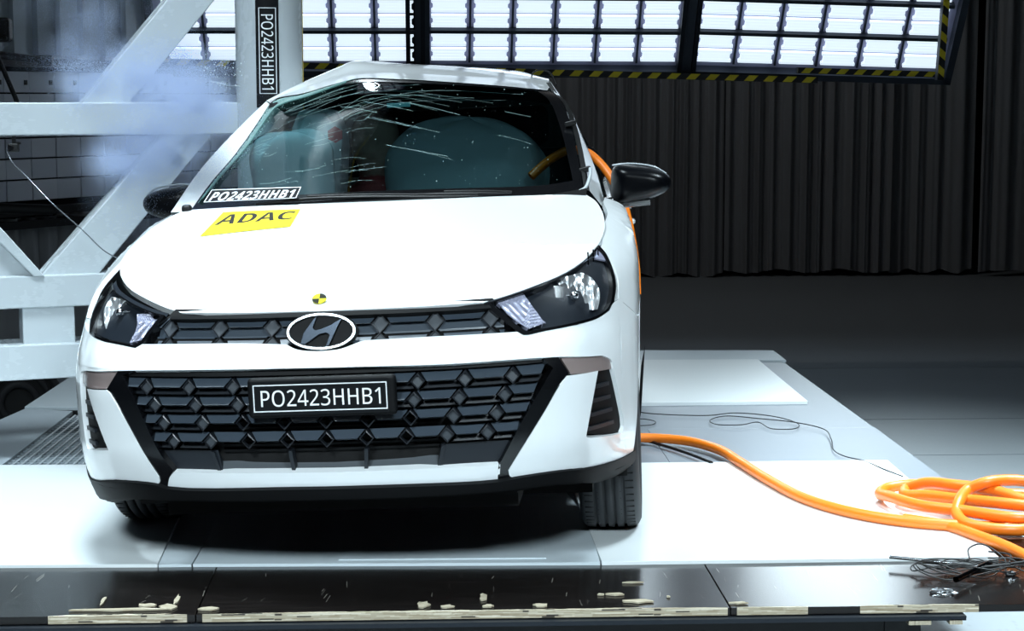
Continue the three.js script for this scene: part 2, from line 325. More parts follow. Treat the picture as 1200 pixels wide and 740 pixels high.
const woodTex = canvas(512, 64, (c, w, h) => { c.fillStyle = '#a59b86'; c.fillRect(0, 0, w, h); for (let i = 0; i < 500; i++) { c.fillStyle = rnd() < 0.5 ? 'rgba(120,104,80,.35)' : 'rgba(235,228,210,.4)'; c.fillRect(rnd() * w, rnd() * h, 10 + rnd() * 60, 1 + rnd() * 2); } for (let i = 0; i < 40; i++) { c.fillStyle = 'rgba(30,26,24,.8)'; c.fillRect(rnd() * w, rnd() * h, 4 + rnd() * 30, 2 + rnd() * 5); } });
const wood = std(0xffffff, 0.8, 0, { map: tex(woodTex, true, 1, 14) });
const plyMat = phys(0xffffff, 0.2, { map: tex(ply) });
const greyPly = phys(0x70777f, 0.5, { clearcoat: 0.15, clearcoatRoughness: 0.3, bumpMap: scuff, bumpScale: 0.0003 });
const sheetMat = phys(0xe3e9eb, 0.36, { clearcoat: 0.5, clearcoatRoughness: 0.22 });
const sheetMat2 = phys(0xc9d3d9, 0.36, { clearcoat: 0.5, clearcoatRoughness: 0.2 });
function slab(poly, y0, y1) {   // flat board from its plan outline [x, z]
  const s = new THREE.Shape(poly.map(([x, z]) => new THREE.Vector2(x, -z)));
  const g = new THREE.ExtrudeGeometry(s, { depth: y1 - y0, bevelEnabled: true, bevelSize: 0.0006, bevelThickness: 0.0006, bevelSegments: 1 });
  return g.rotateX(-Math.PI / 2).translate(0, y0, 0);
}
const sled = tag(group('crash_sled', [0, 0, 0]), 'low dark plywood sled platform with white sheets carrying the crashed car', 'platform');
{
  const XL = -1.62, XR = 1.99, ZF = 1.035, ZB = -3.8;
  // front boards, black film-faced plywood
  for (const [a, b] of [[XL, -0.46], [-0.455, 0.95], [0.955, XR]]) {
    const g = slab([[a, ZF], [b, ZF], [b + 0.0, 0.3], [a, 0.3]], -0.026, -0.007);
    const u = g.attributes.uv, p = g.attributes.position; for (let i = 0; i < u.count; i++) u.setXY(i, p.getX(i) / 2.4, (ZF - p.getZ(i)) / 0.74);
    mesh('front_board', g, plyMat, sled);
  }
  for (const [a, b, k] of [[-0.84, -0.48, 1], [-0.44, 0.945, 0.8], [0.97, 1.16, 0.35], [1.3, 1.62, 0.5]]) {   // laid-open wood along the worn edge
    const top = [], n = Math.round((b - a) / 0.012), sh = new THREE.Shape();
    for (let i = 0; i <= n; i++) { const x = lerp(a, b, i / n), e = Math.min(1, 6 * Math.min(i / n, 1 - i / n)); top.push([x, 0.002 + e * k * (0.006 + 0.011 * Math.abs(noise.noise(x * 9, 1, a)) + 0.005 * rnd())]); }
    sh.moveTo(a, 0); top.forEach((q) => sh.lineTo(q[0], q[1])); sh.lineTo(b, 0);
    mesh('bare_edge', new THREE.ExtrudeGeometry(sh, { depth: 0.021, bevelEnabled: false }).rotateX(-Math.PI / 2).translate(0, -0.0265, ZF + 0.0015), wood, sled);
  }
  chips(sled, [[-0.66, 0.99, 0.13, 0.012], [-0.72, 0.90, 0.006, 0.05], [-0.54, 0.97, 0.03, 0.03], [-0.6, 0.95, 0.03, 0.016], [-0.525, 0.9, 0.008, 0.05], [-0.43, 0.99, 0.03, 0.02], [0.14, 0.98, 0.02, 0.03], [0.2, 1.0, 0.02, 0.014], [0.3, 0.92, 0.012, 0.04], [0.31, 1.0, 0.02, 0.012], [0.45, 1.0, 0.02, 0.018], [0.72, 0.97, 0.05, 0.022], [0.66, 0.9, 0.03, 0.012], [0.72, 0.78, 0.03, 0.006], [0.62, 0.9, 0.01, 0.008], [0.8, 0.93, 0.006, 0.006], [0.98, 1.0, 0.03, 0.01]]);
  // grey deck under the sheets, on the right and at the back
  mesh('deck_board', slab([[1.05, 0.3], [1.985, 0.3], [1.985, -1.6], [1.05, -1.6]], -0.026, -0.008), greyPly, sled);
  mesh('deck_board', slab([[-0.6, -1.603], [1.98, -1.603], [1.97, -3.5], [-0.6, -3.5]], -0.026, -0.008), greyPly, sled);
  mesh('deck_board', slab([[-0.6, 0.3], [1.047, 0.3], [1.047, -1.6], [-0.6, -1.6]], -0.026, -0.008), greyPly, sled);
  mesh('deck_board', slab([[-1.666, -1.749], [-1.592, -2.191], [-1.375, -2.126], [-1.412, -0.933]], -0.02, -0.004), std(0x98a1a8, 0.45), sled);
  // steel grating on the left
  const gr = mesh('grating', slab([[-1.405, -0.933], [-1.363, -2.104], [-1.206, -2.097], [-1.006, -0.915]], -0.03, -0.02), M.grate, sled);
  for (let i = 0; i < 16; i++) { const a = [-1.384, -0.948], b = [-1.351, -2.061]; const dx = 0.032 * i; mesh('grating_bar', bar([a[0] + dx, -0.014, a[1]], [b[0] + dx, -0.014, b[1]], 0.006, 6), M.grate, sled); }
  const cr = []; for (let j = 0; j < 26; j++) { const z = lerp(-0.87, -2.0, j / 25); cr.push(box(0.5, 0.006, 0.008, -1.2, -0.016, z)); }
  mesh('grating_rung', cr, M.grate, sled);
  // white sheets
  const T = 0.003;
  mesh('white_sheet', slab([[-1.567, 0.513], [-0.628, 0.542], [-0.646, -0.075], [-0.975, -0.913], [-1.634, -0.936]], -0.006, T), sheetMat, sled);
  mesh('white_sheet', slab([[-0.624, 0.542], [-0.531, 0.542], [-0.513, -0.142], [-0.591, -0.864], [-0.748, -0.887], [-0.641, -0.074]], -0.006, T - 0.0015), sheetMat2, sled);
  mesh('white_sheet', slab([[-0.525, 0.542], [0.648, 0.577], [0.66, 0.034], [0.582, -0.81], [-0.591, -0.864], [-0.513, -0.142]], -0.006, T - 0.001), sheetMat2, sled);
  mesh('white_sheet', slab([[-0.108, 0.517], [0.495, 0.525], [0.513, -0.094], [-0.118, -0.099]], T - 0.001, T + 0.0015), sheetMat2, sled);
  mesh('white_sheet', slab([[0.654, 0.577], [1.818, 0.572], [1.851, -0.861], [0.648, -0.853]], -0.006, T + 0.001), sheetMat, sled);
  mesh('white_sheet', slab([[0.52, -2.148], [1.826, -2.177], [1.838, -3.465], [0.756, -3.485]], -0.008, T + 0.004), sheetMat, sled);
  mesh('white_sheet', slab([[0.583, -3.493], [1.982, -3.458], [1.985, -3.822], [0.601, -3.886]], -0.008, T), sheetMat2, sled);
  mesh('white_sheet', slab([[-1.594, -2.202], [-1.364, -2.169], [-0.959, -2.15], [-1.079, -3.028], [-1.562, -3.051]], -0.008, T), sheetMat2, sled);
  // steel frame below
  mesh('front_rail', box(3.22, 0.012, 0.05, -0.03, -0.036, ZF - 0.0), M.darkmetal, sled);
  mesh('side_profile', [box(3.1, 0.16, 0.06, -0.06, -0.13, ZF - 0.12), box(0.06, 0.2, 4.7, 1.42, -0.13, -1.4), box(0.06, 0.2, 4.7, XL + 0.1, -0.13, -1.4)], M.black, sled);
  mesh('undercarriage', [box(2.3, 0.22, 3.4, -0.25, -0.2, -1.3), box(2.4, 0.1, 0.3, -0.3, -0.32, 0.6), box(2.4, 0.1, 0.3, -0.1, -0.32, -3.1)], M.black, sled);
  for (const [px, py] of [[1140, 717], [1158, 718]]) mesh('wood_block', box(px === 1140 ? 0.06 : 0.035, 0.014, 0.03, px === 1140 ? 1.456 : 1.553, -0.046, ZF + 0.01), wood, sled);
}
// the heap of sheet at back left: dark hub of the barrier's winch
{
  const g = tag(group('cable_drum', [-1.886, -0.176, -3.4]), 'round black drum under the lowest steel beam at the left edge', 'drum');
  for (const [r, t] of [[0.2, 0.02], [0.15, 0.016], [0.09, 0.02]]) mesh('ring', new THREE.TorusGeometry(r, t, 10, 40).rotateY(0.35), M.rubber, g);
  mesh('disc', new THREE.CylinderGeometry(0.19, 0.19, 0.05, 36).rotateX(Math.PI / 2).rotateY(0.35).translate(-0.01, 0, -0.04), M.black, g);
  mesh('stand', box(0.2, 0.5, 0.1, 0, -0.3, -0.06), M.black, g);
}

// ---------------------------------------------------------------- pole and barrier frame
const POLE = [-0.444, -1.36], PR = 0.127;
{
  const g = tag(group('impact_pole', [POLE[0], 0, POLE[1]]), 'vertical pale steel impact pole with a black number strip, pressed into the car side', 'pole');
  mesh('shaft', new THREE.CylinderGeometry(PR, PR, 3.4, 64).translate(0, 1.65, 0), M.pole, g);
  const strip = canvas(128, 1024, (c, w, h) => { c.fillStyle = '#0c0d10'; c.fillRect(0, 0, w, h); c.translate(w / 2, h / 2); c.rotate(Math.PI / 2); const L = 651, o = 78; c.strokeStyle = '#e6ebef'; c.lineWidth = 5; c.strokeRect(-L / 2 + o, -48, L, 92); c.fillStyle = '#f0f4f6'; c.font = '92px sans-serif'; c.textAlign = 'left'; c.textBaseline = 'middle'; c.save(); c.translate(-L / 2 + o + 40, 0); const tw = c.measureText('PO2423HHB1').width; c.scale((L - 50) / tw, 0.98); c.fillText('PO2423HHB1', 0, 0); c.restore(); });
  const A = 0.34, sg = new THREE.CylinderGeometry(PR + 0.002, PR + 0.002, 0.5, 24, 1, true, -A, 2 * A).rotateY(0.03).translate(0, 1.55, 0);
  mesh('number_strip', sg, printMat(tex(strip), 0.35), g).userData.label = 'black strip with white number PO2423HHB1';
  mesh('edge_tape', new THREE.CylinderGeometry(PR + 0.002, PR + 0.002, 1.2, 6, 1, true, 1.45, 0.18).translate(0, 1.75, 0), M.yellow, g).userData.label = 'yellow tape edge';
}
{
  const yaw = 0.33, g = tag(group('barrier_truss', [POLE[0], 0, POLE[1]]), 'white welded steel truss of thick beams and braces holding the pole', 'frame'); g.rotation.y = yaw;
  const beam = (name, pts, depth, z = 0) => {   // outline [s, y] in the frame's plane, extruded backwards
    const s = new THREE.Shape(pts.map((p) => new THREE.Vector2(p[0], p[1])));
    return mesh(name, new THREE.ExtrudeGeometry(s, { depth: depth - 0.012, bevelEnabled: true, bevelSize: 0.005, bevelThickness: 0.006, bevelSegments: 2 }).translate(0, 0, z - depth + 0.006), M.steel, g);
  };
  beam('beam', [[-1.6, 1.315], [-0.09, 1.315], [-0.09, 1.205], [-1.6, 1.205]], 0.16);
  beam('beam', [[-1.7, 0.68], [-0.02, 0.68], [-0.02, 0.57], [-1.7, 0.57]], 0.16, 0.004);
  beam('beam', [[-1.7, 0.43], [-0.05, 0.42], [-0.05, 0.305], [-1.7, 0.305]], 0.2, 0.02);
  beam('beam', [[-0.98, 0.575], [-0.8, 0.575], [-0.8, 0.42], [-0.98, 0.42]].map(([a, b]) => [a + 0.04, b]), 0.12, -0.01);
  beam('brace', [[-0.709, 1.308], [-0.168, 1.947], [0.006, 1.952], [-0.544, 1.308]], 0.12, -0.02);
  beam('brace', [[-0.396, 1.205], [-0.221, 1.204], [-0.673, 0.674], [-0.869, 0.681]], 0.12, -0.02);
  beam('brace', [[-1.189, 1.061], [-1.017, 0.84], [-0.876, 0.678], [-1.202, 0.69], [-1.198, 0.799]], 0.12, -0.02);
  beam('brace', [[-1.189, 1.061], [-0.999, 0.84], [-0.869, 0.685], [-0.9, 0.686], [-1.024, 0.822], [-1.191, 1.015]], 0.03, 0.012);
  mesh('bracket', [box(0.03, 0.05, 0.02, -0.38, 1.17, -0.02), box(0.05, 0.012, 0.02, -0.37, 1.15, 0.0)], M.steel, g);
  mesh('weld_plate', box(0.02, 0.03, 0.012, -0.62, 0.69, 0.0), M.steel, g);
  mesh('leg', [box(0.16, 1.9, 0.16, -1.55, 0.55, -0.1), box(0.12, 1.6, 0.12, 0.02, 0.3, -0.3)], M.steel, g);
  const cam = tag(group('action_camera', [-1.329, 1.163, -0.95]), 'small black camera clamped under the upper white beam at the left edge', 'camera');
  mesh('body', box(0.036, 0.03, 0.03, 0, -0.004, 0, 0.004), M.black, cam); mesh('lens', new THREE.CylinderGeometry(0.009, 0.01, 0.014, 16).rotateX(Math.PI / 2).translate(-0.006, -0.004, 0.02), M.gloss, cam); mesh('clamp', [box(0.012, 0.03, 0.012, 0.002, 0.022, 0), box(0.02, 0.008, 0.014, 0.015, 0.012, 0)], M.plastic, cam);
  tag(mesh('thin_wire', tube([[-1.351, 1.145, -0.94], [-1.325, 1.109, -0.9], [-1.265, 1.06, -0.85], [-1.171, 0.971, -0.8], [-1.045, 0.879, -0.7], [-0.955, 0.815, -0.6], [-0.87, 0.786, -0.5]], 0.0022, 60, 6), M.greymetal), 'thin pale wire running from the small camera down to the bonnet', 'wire');
}

// ---------------------------------------------------------------- the car
// Body surfaces in the car's own axes: x across, y up, z forward, origin on the ground under the front axle.
const plan = pchip([0,0.2,0.35,0.5,0.6,0.68,0.74,0.78,0.81,0.83,0.842,0.849,0.853,0.87], [0.84,0.833,0.815,0.78,0.742,0.69,0.61,0.535,0.455,0.39,0.33,0.2,-0.1,-2]), setback = pchip([0.1,0.15,0.22,0.3,0.4,0.52,0.58,0.63,0.68,0.72,0.757,0.8,0.861,0.887,0.908,0.94,0.973,1], [0.14,0.1,0.055,0.02,0.001,0,0.006,0.025,0.055,0.078,0.105,0.15,0.265,0.334,0.4,0.49,0.65,0.82]), hoodProfile = pchip([-0.5,-0.33,-0.2,0,0.2,0.4,0.6,0.7,0.75,0.8], [1.03,0.995,0.968,0.928,0.888,0.846,0.797,0.769,0.748,0.715]);
const F = (x, y) => { x = Math.abs(x); return plan(x) - setback(y) * (1 + 0.67 * (x / 0.757) ** 3); };            // nose seen from the front
const Hd = (x, z) => { x = Math.abs(x); return hoodProfile(z + 0.12 * (x / 0.5) ** 2 * clamp((z - 0.2) / 0.5, 0, 1)) - 0.028 * (x / 0.75) ** 2; };   // bonnet seen from above
const sideProfile = pchip([0.15, 0.3, 0.5, 0.62, 0.75, 0.85, 0.92, 0.98], [0.806, 0.82, 0.832, 0.833, 0.825, 0.803, 0.768, 0.738]);
function G(y, z) {   // flank seen from the side
  let a = 0, b = 0.9; for (let i = 0; i < 40; i++) { const m = (a + b) / 2; if (F(m, y) > z) a = m; else b = m; }
  const hi = THREE.MathUtils.smoothstep(y, 0.84, 0.95), t = THREE.MathUtils.smoothstep(-z, 0.05 + 0.3 * hi, 0.55 + 0.2 * hi), back = Math.max(0, -2.5 - z);
  return lerp(Math.min(a, 0.85), sideProfile(y), t) - 0.2 * back * back - 0.045 * THREE.MathUtils.smoothstep(-z, 0.6, 2.2);
}
const mF = (o = 0) => (x, y) => [x, y, F(x, y) + o];
const mH = (o = 0) => (x, z) => [x, Hd(x, z) + o, z];
const mS = (s, o = 0) => (z, y) => [s * (G(y, z) + o), y, z];
const POLE_X = -0.575, POLE_Z = -1.293;
function dent(g) {   // what the pole has pushed in on the car's right flank
  const p = g.attributes.position;
  for (let i = 0; i < p.count; i++) {
    const x = p.getX(i), y = p.getY(i), z = p.getZ(i), b = -0.875 + (0.875 - (0.425 + 0.044 * (1 - y))) * Math.exp(-(((z - POLE_Z) / 0.36) ** 2)) * THREE.MathUtils.smoothstep(y, -0.1, 0.35);
    if (x < b) p.setX(i, b + 0.05 * (x - b) + 0.012 * noise.noise(y * 7, z * 7, 1));
  }
  g.computeVertexNormals(); return g;
}
const car = tag(group('crashed_car'), 'white hatchback with broken windscreen and buckled roof, pressed against a steel pole', 'car');
car.rotation.set(0, -0.1260, 0.0438, 'YXZ');

// bonnet
const hoodR = [[-0.014, 0.734], [0.136, 0.724], [0.274, 0.694], [0.427, 0.642]];
const hoodR2 = [[0.427, 0.642], [0.49, 0.587], [0.569, 0.499], [0.63, 0.424], [0.671, 0.358], [0.7, 0.296], [0.72, 0.232], [0.735, 0.17]];
const hoodR3 = [[0.735, 0.17], [0.746, 0.065], [0.749, -0.042], [0.738, -0.193], [0.71, -0.334], [0.677, -0.406]];
const right = [...hoodR.slice(1), ...hoodR2.slice(1), ...hoodR3.slice(1)];
const mir = (l) => l.map(([a, b]) => [-a, b]);
const hoodPoly = outline([...mir(hoodR.slice(1)).reverse(), [0, hoodR[0][1]], ...hoodR.slice(1)], hoodR2, hoodR3, [hoodR3.at(-1), [0.35, -0.36], [0, -0.335], [-0.35, -0.36], mir([hoodR3.at(-1)])[0]], mir(hoodR3).reverse(), mir(hoodR2).reverse());
const hoodMesh = mesh('hood', panel(hoodPoly, mH(0.003), { h: 0.04, t: 0.02, out: [0, 1, 0] }), M.paint, car);
{   // printed sticker and target on the bonnet
  const q = [[-0.536, -0.033], [-0.251, -0.067], [-0.257, -0.278], [-0.524, -0.318]];
  const S = (u, v) => { const x = lerp(lerp(q[0][0], q[1][0], u), lerp(q[3][0], q[2][0], u), v), z = lerp(lerp(q[0][1], q[1][1], u), lerp(q[3][1], q[2][1], u), v); return new THREE.Vector3(x, Hd(x, z) + 0.0052, z); };
  const c = canvas(512, 192, (c, w, h) => { c.fillStyle = '#f7df1e'; c.fillRect(0, 0, w, h); c.fillStyle = '#16171a'; c.font = 'bold 118px sans-serif'; c.textAlign = 'center'; c.textBaseline = 'middle'; c.save(); c.translate(w / 2 + 6, 66); c.scale(480 / c.measureText('ADAC').width, 1); c.fillText('ADAC', 0, 0); c.restore(); });
  mesh('sticker', patch(S, 12, 6), printMat(tex(c), 0.7), hoodMesh).userData.label = 'yellow sticker with dark letters ADAC';
  const t = [-0.026, 0.683], tg = [];
  const disc = (a0, a1) => new THREE.CircleGeometry(0.021, 12, a0, a1 - a0);
  const cy = canvas(64, 64, (c) => { c.fillStyle = '#f0e532'; c.fillRect(0, 0, 64, 64); c.fillStyle = '#2a2b22'; c.fillRect(0, 0, 32, 32); c.fillRect(32, 32, 32, 32); });
  const m = mesh('target_mark', new THREE.CylinderGeometry(0.02, 0.02, 0.003, 32).rotateX(Math.PI / 2), printMat(tex(cy), 0.95), hoodMesh); m.position.set(t[0], Hd(t[0], t[1]) + 0.012, t[1]); m.rotation.x = -0.9; m.userData.label = 'round yellow and black quartered target';
}
// front bumper in white
{
  const top = outline([[-0.528, 0.679], [-0.388, 0.681], [-0.238, 0.681], [-0.104, 0.675]], [[-0.104, 0.675], [-0.079, 0.663], [-0.045, 0.657], [0.002, 0.656], [0.048, 0.66], [0.099, 0.676], [0.127, 0.679]], [[0.127, 0.679], [0.28, 0.681], [0.417, 0.68], [0.522, 0.679]], [[0.522, 0.679], [0.54, 0.669], [0.597, 0.674], [0.677, 0.68], [0.737, 0.686], [0.769, 0.699]], [[0.769, 0.699], [0.78, 0.716], [0.8, 0.722]], [[0.8, 0.722], [0.8, 0.271]], [[0.8, 0.271], [0.737, 0.275], [0.631, 0.285], [0.507, 0.28]], [[0.507, 0.28], [0.489, 0.286], [0.486, 0.303]], [[0.486, 0.303], [0.529, 0.369], [0.59, 0.459], [0.636, 0.531], [0.654, 0.553]], [[0.654, 0.553], [0.736, 0.55]], [[0.736, 0.55], [0.699, 0.381]], [[0.699, 0.381], [0.699, 0.373], [0.709, 0.367]], [[0.709, 0.367], [0.793, 0.349]], [[0.793, 0.349], [0.798, 0.368], [0.788, 0.467], [0.777, 0.54]], [[0.777, 0.54], [0.771, 0.57], [0.75, 0.588]], [[0.75, 0.588], [0.631, 0.606], [0.327, 0.609], [0.12, 0.612], [-0.138, 0.614], [-0.394, 0.614], [-0.598, 0.609], [-0.716, 0.599]], [[-0.716, 0.599], [-0.75, 0.589], [-0.754, 0.572]], [[-0.754, 0.572], [-0.752, 0.452], [-0.743, 0.381]], [[-0.743, 0.381], [-0.736, 0.369], [-0.707, 0.375]], [[-0.707, 0.375], [-0.643, 0.383]], [[-0.643, 0.383], [-0.714, 0.549]], [[-0.714, 0.549], [-0.636, 0.555]], [[-0.636, 0.555], [-0.624, 0.547], [-0.563, 0.445], [-0.509, 0.346], [-0.49, 0.312]], [[-0.49, 0.312], [-0.491, 0.295], [-0.505, 0.29]], [[-0.505, 0.29], [-0.641, 0.291], [-0.785, 0.262], [-0.8, 0.272]], [[-0.8, 0.272], [-0.8, 0.705]], [[-0.8, 0.705], [-0.744, 0.691], [-0.676, 0.681], [-0.607, 0.675], [-0.551, 0.668]], [[-0.551, 0.668], [-0.528, 0.679]]);
  const parts = [panel(top, mF(0), { h: 0.035, t: 0.025 })];
  for (const s of [1, -1]) {   // wrapped round the corner to the wheel arch
    const zf = (y) => F(0.8, y), fr = []; for (let i = 0; i <= 10; i++) { const y = lerp(0.271, s > 0 ? 0.722 : 0.705, i / 10); fr.push([zf(y), y]); }
    const arch = []; for (let i = 0; i <= 10; i++) { const a = lerp(1.12, 0.0, i / 10); arch.push([0.37 * Math.cos(a), 0.315 + 0.37 * Math.sin(a)]); }
    parts.push(panel(outline(fr, [fr.at(-1), [0.36, 0.72]], [[0.36, 0.72], [0.25, 0.66], arch[0]], arch, [arch.at(-1), [0.37, 0.27]], [[0.37, 0.27], fr[0]]), mS(s), { h: 0.035, t: 0.02, out: [s, 0, 0.4] }));
  }
  const b = mesh('front_bumper', parts, M.paint, car);
  mesh('chin_strip', panel(outline([[-0.443, 0.328], [-0.154, 0.326], [0.035, 0.324], [0.221, 0.325], [0.465, 0.323]], [[0.465, 0.323], [0.459, 0.274]], [[0.459, 0.274], [0.217, 0.277], [0.018, 0.278], [-0.16, 0.279], [-0.47, 0.279]], [[-0.47, 0.279], [-0.459, 0.31], [-0.443, 0.328]]), mF(-0.004), { h: 0.04, t: 0.03 }), M.paint, b);
  // black lip below
  const lipTop = [[-0.785, 0.262], [-0.641, 0.291], [-0.505, 0.29], [-0.47, 0.279], [-0.16, 0.279], [0.018, 0.278], [0.217, 0.277], [0.459, 0.274], [0.507, 0.28], [0.631, 0.285], [0.737, 0.275], [0.8, 0.271]];
  const lip = outline([[-0.825, 0.275], ...lipTop, [0.828, 0.272]], [[0.828, 0.272], [0.822, 0.235], [0.76, 0.225], [0.629, 0.247], [0.468, 0.244], [0.214, 0.245], [0.014, 0.245], [-0.165, 0.246], [-0.478, 0.244], [-0.608, 0.24], [-0.78, 0.2], [-0.81, 0.245]], [[-0.81, 0.245], [-0.825, 0.275]]);
  mesh('splitter', [panel(lip, mF(0.012), { h: 0.04, t: 0.06 }), panel(lip.map(([x, y]) => [x * 0.98, y - 0.012]), mF(-0.02), { h: 0.05, t: 0.1 })], M.plastic, car);
  // black insert behind everything
  const ins = outline([[-0.744, 0.586], [-0.394, 0.618], [0.12, 0.616], [0.631, 0.611], [0.775, 0.573]], [[0.775, 0.573], [0.802, 0.338]], [[0.802, 0.338], [0.691, 0.366], [0.507, 0.28], [0.218, 0.284], [-0.158, 0.293], [-0.504, 0.295], [-0.635, 0.379], [-0.763, 0.356]], [[-0.763, 0.356], [-0.744, 0.586]]);
  mesh('opening_back', panel(ins, mF(-0.075), { h: 0.05, t: 0 }), M.void, b);
  const insG = outline([[-0.61, 0.615], [-0.394, 0.618], [0.12, 0.616], [0.631, 0.611]], [[0.631, 0.611], [0.471, 0.279]], [[0.471, 0.279], [0.218, 0.284], [-0.158, 0.293], [-0.483, 0.296]], [[-0.483, 0.296], [-0.61, 0.615]]);
  for (const s of [1, -1]) {
    const fr = s > 0 ? outline([[0.59, 0.607], [0.631, 0.606]], [[0.631, 0.606], [0.657, 0.559], [0.654, 0.553]], [[0.654, 0.553], [0.636, 0.531], [0.59, 0.459], [0.529, 0.369], [0.486, 0.303]], [[0.486, 0.303], [0.489, 0.286], [0.507, 0.28]], [[0.507, 0.28], [0.491, 0.253], [0.454, 0.27]], [[0.454, 0.27], [0.461, 0.323], [0.47, 0.335]], [[0.47, 0.335], [0.53, 0.441], [0.617, 0.577]], [[0.617, 0.577], [0.59, 0.607]])
      : outline([[-0.598, 0.609], [-0.537, 0.612]], [[-0.537, 0.612], [-0.583, 0.598]], [[-0.583, 0.598], [-0.543, 0.525], [-0.475, 0.377], [-0.443, 0.333]], [[-0.443, 0.333], [-0.459, 0.31], [-0.47, 0.278]], [[-0.47, 0.278], [-0.512, 0.281], [-0.505, 0.29]], [[-0.505, 0.29], [-0.491, 0.295], [-0.49, 0.312]], [[-0.49, 0.312], [-0.509, 0.346], [-0.563, 0.445], [-0.624, 0.547], [-0.636, 0.555]], [[-0.636, 0.555], [-0.598, 0.609]]);
    mesh('grille_frame', panel(fr, mF(-0.004), { h: 0.03, t: 0.05 }), M.gloss, b);
    // indicator lamp and side vent
    const ind = s > 0 ? outline([[0.636, 0.604], [0.749, 0.586]], [[0.749, 0.586], [0.771, 0.568], [0.776, 0.543]], [[0.776, 0.543], [0.664, 0.554]], [[0.664, 0.554], [0.636, 0.604]]) : outline([[-0.74, 0.591], [-0.598, 0.608]], [[-0.598, 0.608], [-0.64, 0.556]], [[-0.64, 0.556], [-0.719, 0.551], [-0.746, 0.557]], [[-0.746, 0.557], [-0.749, 0.575], [-0.74, 0.591]]);
    const lamp = mesh('indicator_lamp', panel(ind, mF(-0.004), { h: 0.02, t: 0.03 }), M.lens, b);
    mesh('bulb_tray', panel(ind, mF(-0.014), { h: 0.012, t: 0.02 }), M.amber, lamp);
    const vent = s > 0 ? outline([[0.734, 0.552], [0.696, 0.377]], [[0.696, 0.377], [0.797, 0.343]], [[0.797, 0.343], [0.798, 0.369], [0.779, 0.544]], [[0.779, 0.544], [0.734, 0.552]]) : outline([[-0.719, 0.555], [-0.64, 0.381]], [[-0.64, 0.381], [-0.756, 0.359]], [[-0.756, 0.359], [-0.758, 0.45], [-0.755, 0.56]], [[-0.755, 0.56], [-0.719, 0.555]]);
    const vm = mesh('side_vent', panel(vent, mF(-0.03), { h: 0.03, t: 0.02 }), M.plastic, b);
    for (let i = 0; i < 4; i++) { const y = 0.385 + i * 0.038, xa = s > 0 ? 0.70 : 0.70, xb = (s > 0 ? 0.772 : 0.748) - i * 0.003; const pl = outline([[s * xa, y], [s * xb, y]], [[s * xb, y], [s * xb, y + 0.011]], [[s * xb, y + 0.011], [s * xa, y + 0.011]], [[s * xa, y + 0.011], [s * xa, y]]); mesh('vent_slat', panel(pl, mF(-0.018), { h: 0.03, t: 0.014 }), M.grille, vm); }
  }
}
